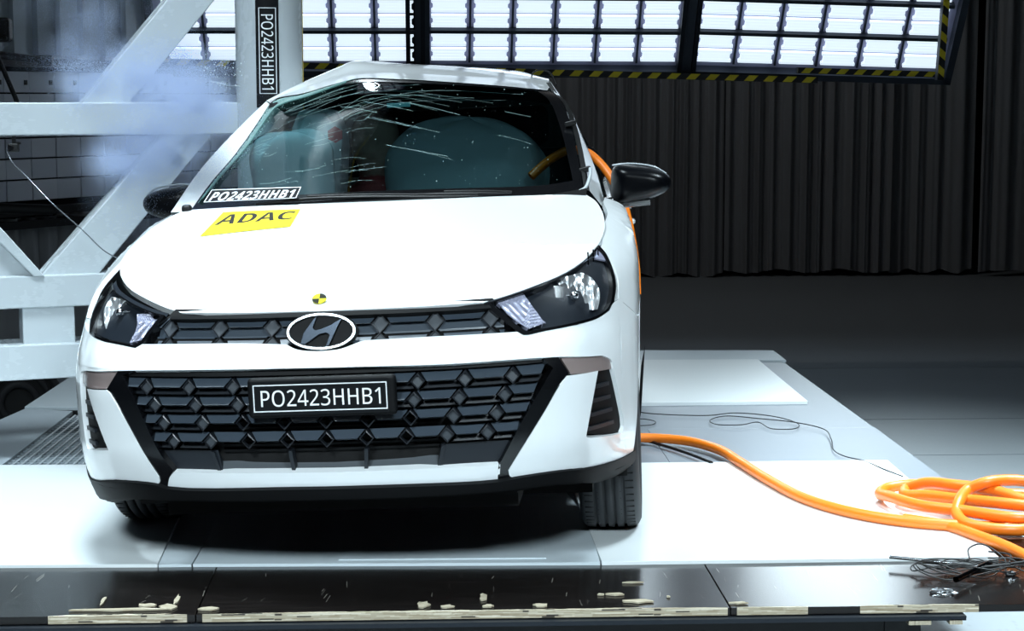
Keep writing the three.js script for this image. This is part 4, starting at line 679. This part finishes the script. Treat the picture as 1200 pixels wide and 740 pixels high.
  wip([[-0.426, 1.001, -0.38], [-0.25, 1.014, -0.37], [-0.047, 1.013, -0.36], [0.153, 1.005, -0.36], [0.322, 0.999, -0.375]], 'wiper');
}
{
  // A-pillars
  const pr1 = wsRight.map(([x, y, z]) => [x + 0.004, y, z + 0.004]);
  const gut = pr1.map(([x, y, z], i) => [x + 0.018, y - 0.006, z - 0.012]);
  const sil = [[0.743, 0.916, -0.56], [0.714, 1.022, -0.68], [0.68, 1.113, -0.83], [0.618, 1.239, -1.04], [0.525, 1.378, -1.28]];
  const back = sil.map(([x, y, z]) => [x + 0.004, y - 0.05, z - 0.09]);
  mesh('front_pillar', [loft([gut, sil], 30, 8, true), loft([sil, back], 30, 6, true)], M.paint, car);
  mesh('pillar_trim', loft([pr1, gut], 30, 3, true), double(M.black), car);
  for (const p of [[0.602, 1.221, -0.84], [0.658, 1.066, -0.585]]) { const c = mesh('trim_clip', box(0.04, 0.02, 0.025, 0, 0, 0, 0.005), M.black, car); c.position.set(p[0] + 0.014, p[1], p[2] + 0.01); c.rotation.z = 0.2; }
  mesh('loose_trim', tube([[0.655, 1.0, -0.44], [0.675, 1.01, -0.47], [0.69, 1.05, -0.53], [0.69, 1.07, -0.56]], 0.006, 20, 6), M.steel, car);
  const pl1 = wsLeft.map(([x, y, z]) => [x - 0.004, y, z + 0.004]);
  const silL = [[-0.735, 0.984, -0.44], [-0.682, 1.115, -0.66], [-0.616, 1.224, -0.86], [-0.567, 1.291, -0.98], [-0.524, 1.348, -1.09]];
  const backL = silL.map(([x, y, z], i) => [x + 0.01 * i, y - 0.04, z - 0.04]);
  mesh('front_pillar', [loft([silL, pl1], 30, 8, true), loft([backL, silL], 30, 6, true)], M.paint, car);
  const foot = [[-0.691, 0.992, -0.42], [-0.675, 1.014, -0.43], [-0.656, 0.991, -0.41]];
  mesh('pillar_foot', box(0.035, 0.03, 0.03, 0, 0, 0, 0.012).translate(...[-0.668, 0.995, -0.4]), M.black, car);
  // roof, folded upwards beside the pole
  const r0 = wsTop.map(([x, y, z]) => [x, y + 0.004, z + 0.006]);
  const r1 = [[-0.519, 1.347, -1.1], [-0.467, 1.367, -1.12], [-0.386, 1.392, -1.14], [-0.271, 1.428, -1.16], [-0.185, 1.444, -1.17], [-0.027, 1.43, -1.16], [0.186, 1.408, -1.17], [0.398, 1.383, -1.18], [0.526, 1.358, -1.19]];
  const r2 = [[-0.53, 1.351, -1.12], [-0.457, 1.394, -1.22], [-0.382, 1.431, -1.3], [-0.286, 1.47, -1.35], [-0.234, 1.489, -1.38], [-0.061, 1.471, -1.42], [0.158, 1.448, -1.44], [0.383, 1.415, -1.42], [0.514, 1.386, -1.36]];
  const r3 = [[-0.44, 1.32, -1.45], [-0.4, 1.36, -1.55], [-0.33, 1.42, -1.65], [-0.24, 1.45, -1.75], [-0.15, 1.46, -1.8], [0.02, 1.455, -1.85], [0.2, 1.445, -1.85], [0.38, 1.425, -1.85], [0.48, 1.385, -1.8]];
  const r4 = [-0.5, -0.45, -0.36, -0.23, -0.1, 0.1, 0.22, 0.38, 0.465].map((x) => [x, 1.43 - 0.2 * x * x, -2.3]), r5 = [-0.47, -0.42, -0.33, -0.2, -0.08, 0.1, 0.22, 0.36, 0.455].map((x) => [x, 1.375 - 0.2 * x * x, -2.85 + 0.2 * x * x]);
  mesh('roof', loft([r0, r1, r2, r3, r4, r5], 72, 60, true), M.paint, car);
  mesh('header_liner', loft([r0.map(([x, y, z]) => [x, y - 0.012, z - 0.004]), r3.map(([x, y, z]) => [x, y - 0.05, z]), r5.map(([x, y, z]) => [x, y - 0.05, z])], 30, 16), double(M.cloth), car);
  mesh('roof_aerial', tube([[0.446, 1.392, -1.36], [0.459, 1.417, -1.37], [0.498, 1.422, -1.38], [0.524, 1.405, -1.38], [0.543, 1.362, -1.36]], 0.0035, 30, 6), M.black, car);
  mesh('roof_gutter', loft([[[0.516, 1.371, -1.16], [0.556, 1.313, -1.09], [0.583, 1.272, -1.02]], [[0.532, 1.374, -1.16], [0.568, 1.315, -1.09], [0.595, 1.274, -1.02]]], 10, 2, true), double(M.black), car);
  // side windows and their frames
  for (const s of [1, -1]) {
    const lo = [[0.735, 0.945, -0.62], [0.70, 0.955, -1.2], [0.675, 0.965, -1.8], [0.65, 0.97, -2.4], [0.63, 0.975, -2.85]].map(([x, y, z]) => [s * x, y, z]);
    const up = [[0.67, 1.12, -0.88], [0.555, 1.29, -1.28], [0.515, 1.33, -1.8], [0.5, 1.33, -2.3], [0.52, 1.25, -2.7]].map(([x, y, z]) => [s * x, y, z]);
    const cl = curve(lo), cu = curve(up), sw = (u, v, o = 0) => cl.getPoint(u).lerp(cu.getPoint(u), v).add(new THREE.Vector3(s * (0.008 * Math.sin(Math.PI * v) + o), 0, 0));
    const pc = (u0, u1, v0, v1, o, n = 20) => { const g = patch((u, v) => sw(lerp(u0, u1, u), lerp(v0, v1, v), o), n, 8, s > 0); return s < 0 ? dent(g) : g; };
    if (s > 0) mesh('side_window', pc(0.0, 0.45, 0.03, 0.96, 0), M.sideglass, car);
    mesh('side_window', pc(0.52, 1, 0.03, 0.96, 0), M.sideglass, car);
    mesh('window_frame', [pc(0.45, 0.52, 0, 1, 0.002, 6), pc(0, 1, -0.03, 0.03, 0.003, 40), pc(0, 1, 0.94, 1.02, 0.003, 40)], double(M.gloss), car);
    const rail = [s < 0 ? [-0.5, 1.345, -1.58] : [0.515, 1.37, -1.3], [s * 0.475, 1.385, -1.8], [s * 0.46, 1.38, -2.3], [s * 0.45, 1.32, -2.85]];
    const g = loft([rail.map(([x, y, z]) => [x, y, z]), rail.map(([x, y, z]) => [x + s * 0.02, y - 0.02, z]), rail.map(([x, y, z]) => [x + s * 0.035, y - 0.06, z])], 40, 6, s < 0); mesh('roof_rail', s < 0 ? dent(g) : g, M.paint, car);
    mesh('rear_pillar', loft([[[s * 0.45, 1.32, -2.85], [s * 0.54, 1.15, -2.98], [s * 0.62, 0.97, -3.08]], [[s * 0.49, 1.28, -2.72], [s * 0.58, 1.13, -2.84], [s * 0.66, 0.97, -2.95]]], 16, 4, s < 0), M.paint, car);
  }
  // tail
  const tl = (y, z, w) => [[-w, y, z + 0.1], [-w * 0.6, y, z], [0, y, z - 0.02], [w * 0.6, y, z], [w, y, z + 0.1]];
  mesh('rear_window', loft([tl(1.34, -2.93, 0.45), tl(1.15, -3.06, 0.54), tl(0.98, -3.14, 0.62)], 20, 10, true), M.sideglass, car);
  mesh('tailgate', loft([tl(0.98, -3.14, 0.64), tl(0.8, -3.2, 0.68), tl(0.62, -3.22, 0.7)], 20, 10, true), M.paint, car);
  mesh('rear_bumper', loft([tl(0.62, -3.22, 0.71), tl(0.45, -3.25, 0.72), tl(0.28, -3.2, 0.7)], 20, 10, true), M.paint, car);
  for (const s of [1, -1]) mesh('tail_lamp', box(0.16, 0.14, 0.05, s * 0.58, 0.87, -3.14, 0.02), phys(0x8a0f12, 0.2, { clearcoat: 1 }), car);
}
// door mirrors
{
  function mirror(pos, s, name) {
    const g = group('door_mirror', pos, car);
    const pts = []; const nu = 28, nv = 16;
    const S = (u, v) => {   // rounded shell, wide end outwards, blunt front
      const a = u * Math.PI * 2, b = v * Math.PI / 2, cx = Math.cos(a), sy = Math.sin(a), e = (t, k) => Math.sign(t) * Math.pow(Math.abs(t), k);
      const x = 0.103 * e(cx, cx < 0 ? 0.35 : 0.75) * e(Math.cos(b), 0.5), y = 0.068 * e(sy, 0.62) * e(Math.cos(b), 0.5), taper = lerp(1.0, 0.72, (x / 0.103 + 1) / 2);
      return new THREE.Vector3(s * x, y * taper - 0.012 * (x / 0.1) * (y < 0 ? -1 : 0.2), 0.09 * Math.sin(b));
    };
    mesh('mirror_shell', patch(S, nu, nv, s < 0), double(M.mirrorcap), g);
    mesh('mirror_glass', new THREE.CircleGeometry(1, 40).scale(0.095, 0.058, 1).rotateY(Math.PI), M.chrome, g);
    mesh('mirror_arm', tube([[-s * 0.14, -0.075, -0.01], [-s * 0.09, -0.066, 0.02], [-s * 0.03, -0.058, 0.025], [s * 0.03, -0.05, 0.02]], 0.022, 20, 10), M.gloss, g);
    mesh('mirror_trim', tube([[-s * 0.098, 0.062, 0.03], [-s * 0.05, 0.068, 0.036], [s * 0.0, 0.066, 0.036], [s * 0.05, 0.056, 0.033], [s * 0.085, 0.035, 0.022]], 0.0035, 24, 6), M.steel, g);
    return g;
  }
  mirror([0.859, 1.01, -0.62], 1).rotation.z = -0.05;
  const l = mirror([-0.784, 1.002, -0.66], -1); l.rotation.z = 0.0;
  mesh('mirror_base', loft([[[0.71, 0.996, -0.6], [0.731, 0.943, -0.6], [0.745, 0.908, -0.6]], [[0.74, 0.942, -0.72], [0.75, 0.916, -0.74], [0.749, 0.892, -0.74]]], 8, 4, true), double(M.gloss), car);
}
// cabin
{
  mesh('dashboard', [patch((u, v) => new THREE.Vector3(lerp(-0.62, 0.64, u), 0.955 - 0.05 * v * v - 0.02 * Math.cos(u * 6), lerp(-0.46, -0.85, v)), 20, 8), patch((u, v) => new THREE.Vector3(lerp(-0.62, 0.64, u), 0.905 - 0.35 * v, -0.85 + 0.05 * Math.sin(v * 3)), 8, 8)], double(M.cloth), car);
  mesh('cabin_floor', box(1.3, 0.04, 2.6, 0.03, 0.3, -1.8), M.cloth, car);
  for (const [x, z] of [[0.34, -1.75], [-0.12, -1.75], [0.1, -2.45]]) {
    const st = group('seat', [x, 0.35, z], car);
    mesh('cushion', box(x === 0.1 ? 1.1 : 0.46, 0.16, 0.48, 0, 0.12, 0.1, 0.06), M.cloth, st); mesh('backrest', box(x === 0.1 ? 1.1 : 0.44, 0.6, 0.14, 0, 0.48, -0.2, 0.06).rotateX(-0.15), M.cloth, st); mesh('headrest', box(0.25, 0.17, 0.1, 0, 0.87, -0.3, 0.045).rotateX(-0.05), M.cloth, st);
  }
  const wheel = group('steering_wheel', [0.34, 0.79, -0.98], car); wheel.rotation.x = -0.45;
  mesh('wheel_rim', new THREE.TorusGeometry(0.17, 0.014, 10, 40), M.black, wheel); mesh('hub', box(0.12, 0.09, 0.04, 0, 0, -0.01, 0.02), M.black, wheel); mesh('spoke', [box(0.1, 0.025, 0.015, 0.1, 0, 0), box(0.1, 0.025, 0.015, -0.1, 0, 0)], M.black, wheel);
  const pillow = (a, b, c, k = 0.6, puff = 0.03) => { const e = (t) => Math.sign(t) * Math.pow(Math.abs(t), k); return patch((u, v) => { const t = u * Math.PI * 2, f = (v - 0.5) * Math.PI; return new THREE.Vector3(a * e(Math.cos(f)) * e(Math.cos(t)) * (1 + puff * Math.sin(f * 7)), b * e(Math.sin(f)) + puff * 0.4 * Math.sin(t * 5), c * e(Math.cos(f)) * e(Math.sin(t)) * (1 + puff * Math.sin(t * 6 + f * 3))); }, 48, 32, true); };
  const bag = (name, g, p, rot, mat, label) => { const m = mesh(name, g, mat, car); m.position.set(...p); m.rotation.set(...rot); m.userData.label = label; return m; };
  bag('airbag', pillow(0.15, 0.17, 0.08, 0.4, 0.03), [-0.405, 1.055, -0.94], [0.1, 0.25, 0.05], M.airbag, 'pale curtain airbag hanging at the left window');
  bag('airbag', pillow(0.1, 0.2, 0.08, 0.45, 0.04), [-0.341, 1.095, -1.12], [0.05, -0.1, -0.08], M.airbag, 'pale side airbag beside the dummy');
  bag('airbag', pillow(0.315, 0.24, 0.16, 0.8, 0.015), [0.189, 1.015, -1.3], [0.15, -0.05, -0.1], M.airbag, 'big round front airbag dome');
  mesh('red_marker', new THREE.CylinderGeometry(0.03, 0.03, 0.01, 6).rotateX(Math.PI / 2).translate(...[-0.243, 1.216, -0.93]), std(0xb5202c, 0.7), car);
  mesh('screen_tag', box(0.085, 0.016, 0.004, ...[-0.011, 1.313, -0.965]), std(0x8fc9cc, 0.5), car);
}

// ---------------------------------------------------------------- the dummy in the cabin
{
  const { MarchingCubes } = await import('three/addons/objects/MarchingCubes.js');
  const body = [[[0, 0.0, 0], [0, 0.32, 0.02], 0.15, 0.14], [[-0.19, 0.42, 0], [0.19, 0.42, 0], 0.07, 0.07], [[0, 0.3, 0.02], [0, 0.42, 0], 0.14, 0.11], [[0, 0.45, 0], [0, 0.56, 0.03], 0.055, 0.05], [[-0.2, 0.42, 0], [-0.24, 0.16, 0.08], 0.055, 0.045], [[0.2, 0.42, 0], [0.24, 0.16, 0.08], 0.055, 0.045], [[-0.24, 0.16, 0.08], [-0.18, 0.06, 0.3], 0.045, 0.033], [[0.24, 0.16, 0.08], [0.18, 0.06, 0.3], 0.045, 0.033], [[-0.09, -0.02, 0.03], [-0.12, 0.02, 0.42], 0.09, 0.065], [[0.09, -0.02, 0.03], [0.12, 0.02, 0.42], 0.09, 0.065], [[-0.12, 0.02, 0.42], [-0.12, -0.3, 0.52], 0.06, 0.045], [[0.12, 0.02, 0.42], [0.12, -0.3, 0.52], 0.06, 0.045],
    [[0, 0.66, 0.035], [0, 0.7, 0.02], 0.083, 0.092], [[0, 0.6, 0.075], [0, 0.62, 0.07], 0.05, 0.06], [[0, 0.655, 0.125], [0, 0.64, 0.138], 0.008, 0.012]];
  const R = 96, size = 0.62, mc = new MarchingCubes(R, new THREE.MeshStandardMaterial(), false, false, 200000), cx = 0, cyy = 0.2, cz = 0.18;
  const A = new THREE.Vector3(), Bv = new THREE.Vector3(), Pp = new THREE.Vector3();
  const bones = body.map(([a, b, ra, rb]) => [V(a), V(b), ra, rb]);
  mc.isolation = 0;
  for (let z = 0; z < R; z++) for (let y = 0; y < R; y++) for (let x = 0; x < R; x++) {
    Pp.set((x / R * 2 - 1) * size + cx, (y / R * 2 - 1) * size + cyy, (z / R * 2 - 1) * size + cz);
    let s = 0; const k = 0.022;
    for (const [a, b, ra, rb] of bones) { A.copy(Pp).sub(a); Bv.copy(b).sub(a); const t = clamp(A.dot(Bv) / Bv.lengthSq(), 0, 1); s += Math.exp(-(A.addScaledVector(Bv, -t).length() - lerp(ra, rb, t)) / k); }
    mc.field[x + y * R + z * R * R] = k * Math.log(s);
  }
  mc.update();
  const n = mc.count, g = new THREE.BufferGeometry();
  g.setAttribute('position', new THREE.BufferAttribute(mc.positionArray.slice(0, n * 3), 3)); g.setAttribute('normal', new THREE.BufferAttribute(mc.normalArray.slice(0, n * 3), 3));
  g.scale(size, size, size).translate(cx, cyy, cz);
  const pos = g.attributes.position, col = new Float32Array(n * 3);
  for (let i = 0; i < n; i++) { const y = pos.getY(i), z = pos.getZ(i); const c = y > 0.54 ? [0.6, 0.38, 0.3] : y > 0.05 && Math.abs(pos.getX(i)) < 0.28 ? [0.5, 0.09, 0.09] : [0.1, 0.11, 0.13]; col.set(c, i * 3); }
  g.setAttribute('color', new THREE.BufferAttribute(col, 3));
  const d = group('crash_dummy'); tag(d, 'dim seated crash test dummy with a brown head and red shirt behind the windscreen', 'dummy');
  d.rotation.copy(car.rotation);
  const p = V([-0.17, 1.176, -1.42]).sub(new THREE.Vector3(0, 0.67, 0)).applyEuler(car.rotation); d.position.copy(p);
  mesh('body', g, new THREE.MeshStandardMaterial({ vertexColors: true, roughness: 0.8 }), d);
  for (const s of [-1, 1]) mesh('eye', new THREE.SphereGeometry(0.011, 12, 8).translate(s * 0.031, 0.672, 0.108), M.black, d);
  mesh('mouth', box(0.04, 0.006, 0.006, 0, 0.605, 0.13, 0.002), M.black, d);
}
// ---------------------------------------------------------------- cables
const W3 = (l, y) => l.map(([x, z]) => [x, y, z]);
{
  const r = 0.0185;
  // long cable from beside the car and its coil on the sled corner
  const path = [[0.808, -1.228], [0.977, -1.256], [1.136, -1.195], [1.24, -1.017], [1.286, -0.756], [1.33, -0.456], [1.399, -0.141], [1.508, 0.064], [1.64, 0.188], [1.784, 0.252], [1.935, 0.282], [2.071, 0.277]].map(([x, z]) => [x, 0.022, z]);
  tag(mesh('orange_cable', tube(path, r, 160, 14), M.orange), 'long thick orange cable snaking from the car across the white sheet', 'cable');
  const coil = [[2.091, 0.294], [1.949, 0.319], [1.826, 0.197], [1.719, 0.096], [1.661, -0.055], [1.654, -0.182], [1.694, -0.242], [1.782, -0.246], [1.871, -0.153], [1.95, -0.036], [2.08, -0.004], [2.189, 0.007]].map(([x, z], i) => [x, [0.06, 0.06, 0.055, 0.05, 0.045, 0.03, 0.035, 0.045, 0.055, 0.06, 0.06, 0.05][i], z]);
  tag(mesh('orange_cable', tube(coil, r, 160, 14), M.orange), 'outermost loop of the orange cable coil at the right edge', 'cable');
  const coil2 = [[2.088, 0.299], [1.949, 0.234], [1.842, 0.097], [1.76, -0.008], [1.71, -0.061], [1.734, -0.139], [1.781, -0.084], [1.847, 0.026], [1.937, 0.094], [2.013, 0.198], [2.102, 0.255]].map(([x, z], i) => [x, [0.08, 0.085, 0.07, 0.06, 0.05, 0.055, 0.085, 0.1, 0.1, 0.09, 0.08][i], z]);
  tag(mesh('orange_cable', tube(coil2, r, 160, 14), M.orange), 'middle loop of the orange cable coil with its left bend inside the outermost loop', 'cable');
  const coil3 = [[2.084, 0.311], [1.939, 0.35], [1.845, 0.311], [1.806, 0.263], [1.803, 0.192], [1.822, 0.153], [1.871, 0.088], [1.92, 0.106], [1.992, 0.097], [2.073, 0.101], [2.162, 0.084]].map(([x, z], i) => [x, [0.03, 0.03, 0.03, 0.035, 0.05, 0.075, 0.1, 0.125, 0.13, 0.125, 0.11][i], z]);
  tag(mesh('orange_cable', tube(coil3, r, 90, 14), M.orange), 'innermost short arc of the orange cable coil', 'cable');
  const tail = [[1.656, 0.13], [1.761, 0.24], [1.82, 0.398], [1.864, 0.506], [1.906, 0.649], [1.921, 0.785]].map(([x, z], i) => [x, [0.012, 0.014, 0.016, 0.012, 0.0, -0.02][i] + 0.004, z]);
  tag(mesh('orange_cable', tube(tail, r * 0.95, 60, 14), M.orange), 'loose orange cable end running down to the right from under the coil', 'cable');
  // hanging beside the left flank and inside the cabin
  const LW = (l) => l.map((q) => V(q).applyEuler(car.rotation));
  tag(mesh('orange_cable', tube(LW([[0.449, 1.029, -1.1], [0.49, 1.064, -1.12], [0.536, 1.096, -1.16], [0.593, 1.118, -1.2], [0.654, 1.104, -1.25], [0.702, 1.065, -1.2], [0.743, 1.012, -1.15], [0.776, 0.949, -1.12], [0.799, 0.864, -1.1], [0.814, 0.77, -1.08], [0.824, 0.668, -1.05], [0.824, 0.583, -1.05]]), 0.0165, 120, 12), M.orange), 'orange cable hanging out of the side window behind the black door mirror', 'cable');
  // thin black leads on the sled
  tag(mesh('black_lead', tube([[0.818, -1.333], [0.981, -1.29], [1.07, -1.145], [1.144, -0.974], [1.192, -0.828]].map(([x, z]) => [x, 0.007, z]), 0.006, 50, 8), M.black), 'thin black lead just below the start of the long orange cable', 'cable');
  const lead = [[1.008, -1.994], [1.096, -1.905], [1.228, -1.857], [1.34, -1.831], [1.455, -1.867], [1.599, -1.798], [1.674, -1.633], [1.633, -1.518], [1.547, -1.522], [1.512, -1.66], [1.429, -1.586], [1.341, -1.609], [1.325, -1.729], [1.405, -1.828], [1.537, -1.76], [1.66, -1.653], [1.746, -1.475], [1.732, -1.273], [1.696, -1.048], [1.715, -0.932], [1.757, -0.865], [1.793, -0.692], [1.826, -0.542]].map(([x, z], i) => [x, [0, 0, 0, 0.003, 0.006, 0.003][i % 6] + 0.004, z]);
  tag(mesh('thin_wire', tube(lead, 0.0022, 260, 6), M.black), 'thin black wire with a loose loop lying across the grey boards', 'wire');
  tag(mesh('thin_wire', tube([[0.985, -1.785], [1.056, -1.782], [1.095, -1.72], [1.064, -1.642], [0.968, -1.627]].map(([x, z]) => [x, 0.002, z]), 0.002, 50, 6), M.black), 'short black wire loop close beside the white bumper', 'wire');
  // tangle at the front corner
  const t = tag(group('cable_tangle'), 'tangle of thin black leads with metal rods at the front right sled corner', 'cable');
  const c = [1.681, 0.735]; const P = (dx, dz, y) => [c[0] + dx, y - 0.004, c[1] + dz];
  for (let i = 0; i < 11; i++) { const rx = rr(0.05, 0.14), rz = rr(0.03, 0.075), ox = rr(-0.05, 0.06), oz = rr(-0.03, 0.03), ph = rr(0, 6), pts = []; for (let k = 0; k < 12; k++) { const a = ph + k / 12 * 6.1; pts.push(P(ox + rx * Math.cos(a) * (1 + 0.12 * Math.sin(2 * a + i)), oz + rz * Math.sin(a) * (1 + 0.15 * Math.sin(3 * a + i)), 0.008 + 0.012 * (1 + Math.sin(a * 2 + i)))); } mesh('lead', tube(pts, 0.0019, 90, 6), M.black, t); }
  const G0 = (x, y, h) => h;
  const rods = [[1.483, 0.621], [1.612, 0.694], [1.718, 0.737], [1.535, 0.935], [1.603, 0.877], [1.709, 0.764], [1.753, 0.701], [1.851, 0.705], [1.521, 0.873], [1.548, 1.004]].map(([x, z]) => [x, 0.02, z]);
  mesh('rod', bar(rods[0], rods[2], 0.005), M.chrome, t); mesh('rod', bar(rods[4], rods[6], 0.009), M.darkchrome, t); mesh('strap', bar(rods[5], rods[7], 0.007), M.black, t);
  const crumple = (q, k) => { const g = new THREE.IcosahedronGeometry(k, 2), p = g.attributes.position; for (let i = 0; i < p.count; i++) { const f = 1 + 0.5 * noise.noise(p.getX(i) * 90, p.getY(i) * 90, p.getZ(i) * 90); p.setXYZ(i, p.getX(i) * f * 1.3, p.getY(i) * f * 0.4, p.getZ(i) * f); } g.computeVertexNormals(); return g.translate(q[0], q[1] - 0.012, q[2]); };
  mesh('crumpled_foil', crumple([1.558, 0.919].flatMap((v, i) => (i ? [0.005, v] : [v])), 0.03), M.chrome, t);
  mesh('crumpled_foil', crumple([1.8, 0.741].flatMap((v, i) => (i ? [0.012, v] : [v])), 0.016), M.chrome, t);
  mesh('lead', tube([P(0.02, -0.06, 0.03), P(0.03, -0.1, 0.05), P(0.07, -0.11, 0.06), P(0.12, -0.06, 0.03), P(0.1, 0.02, 0.01)], 0.0026, 50, 6), M.black, t);
  mesh('lead', tube([P(0.1, -0.14, 0.03), P(0.15, -0.1, 0.03), P(0.13, -0.03, 0.02), P(0.16, 0.03, 0.01)], 0.0026, 50, 6), M.black, t);
}
// ---------------------------------------------------------------- smoke and flying glass
{
  const N = 700000, smoke = new THREE.InstancedMesh(new THREE.OctahedronGeometry(0.00056), std(0xb2c1de, 1), N);
  smoke.name = 'airbag_smoke'; structure(smoke, 'stuff'); tag(smoke, 'bluish smoke drifting around the steel frame at the upper left', 'smoke');
  const blobs = [[[-1.027, 1.542, -0.75], 0.14, 0.15, 5], [[-0.971, 1.645, -0.75], 0.12, 0.15, 5], [[-0.989, 1.385, -0.6], 0.055, 0.06, 7], [[-0.877, 1.351, -0.7], 0.12, 0.1, 16], [[-0.716, 1.345, -0.7], 0.11, 0.06, 16], [[-0.861, 1.442, -0.9], 0.13, 0.08, 10], [[-0.646, 1.279, -0.6], 0.1, 0.07, 18], [[-0.838, 1.145, -0.7], 0.1, 0.07, 13], [[-0.924, 1.134, -0.6], 0.05, 0.04, 4], [[-0.713, 1.161, -0.65], 0.12, 0.08, 12], [[-0.796, 1.007, -0.8], 0.14, 0.1, 9], [[-0.724, 1.428, -1], 0.12, 0.08, 10]];
  const tot = blobs.reduce((a, b) => a + b[3], 0), m4 = new THREE.Matrix4(), q = new THREE.Quaternion(), g1 = () => { let s = 0; for (let i = 0; i < 5; i++) s += rnd(); return (s - 2.5) * 1.25; };
  let i = 0;
  while (i < N) {
    let k = rnd() * tot, b = 0; while (k > blobs[b][3]) k -= blobs[b++][3];
    const [c, sx, sy] = blobs[b], p = new THREE.Vector3(c[0] + g1() * sx, c[1] + g1() * sy, c[2] + g1() * 0.1);
    const f = 0.5 + 0.9 * noise.noise(p.x * 6, p.y * 6, p.z * 4) + 0.5 * noise.noise(p.x * 15, p.y * 15, p.z * 8);
    if (f < rnd() * 1.1) continue;
    q.setFromEuler(new THREE.Euler(rnd() * 6, rnd() * 6, 0)); m4.compose(p, q, new THREE.Vector3(1, 1, 1).multiplyScalar(rr(0.7, 1.2))); smoke.setMatrixAt(i++, m4);
  }
  scene.add(smoke);
  const shards = new THREE.InstancedMesh(new THREE.TetrahedronGeometry(0.0035), std(0xeaf6f6, 0.3), 150); shards.name = 'flying_glass'; structure(shards, 'stuff'); tag(shards, 'tiny bits of broken glass flying left of the steel pole', 'glass');
  const s0 = [-0.581, 1.418, -0.9];
  for (let j = 0; j < 150; j++) { const p = new THREE.Vector3(s0[0] + g1() * 0.055, s0[1] + g1() * 0.06, s0[2] + g1() * 0.08), k = rr(0.25, 1.1); q.setFromEuler(new THREE.Euler(rnd() * 6, rnd() * 6, 0)); m4.compose(p, q, new THREE.Vector3(k, k, k)); shards.setMatrixAt(j, m4); }
  scene.add(shards);
  tag(mesh('thin_wire', tube([[-0.62, 1.394, -0.95], [-0.593, 1.391, -0.95], [-0.563, 1.382, -0.95], [-0.522, 1.379, -1]], 0.002, 24, 6), M.steel), 'short white wire tail beside the pole among flying glass', 'wire');
}
scene.traverse((o) => { if (o.isMesh) { o.castShadow = true; o.receiveShadow = true; } });
renderer.render(scene, camera);
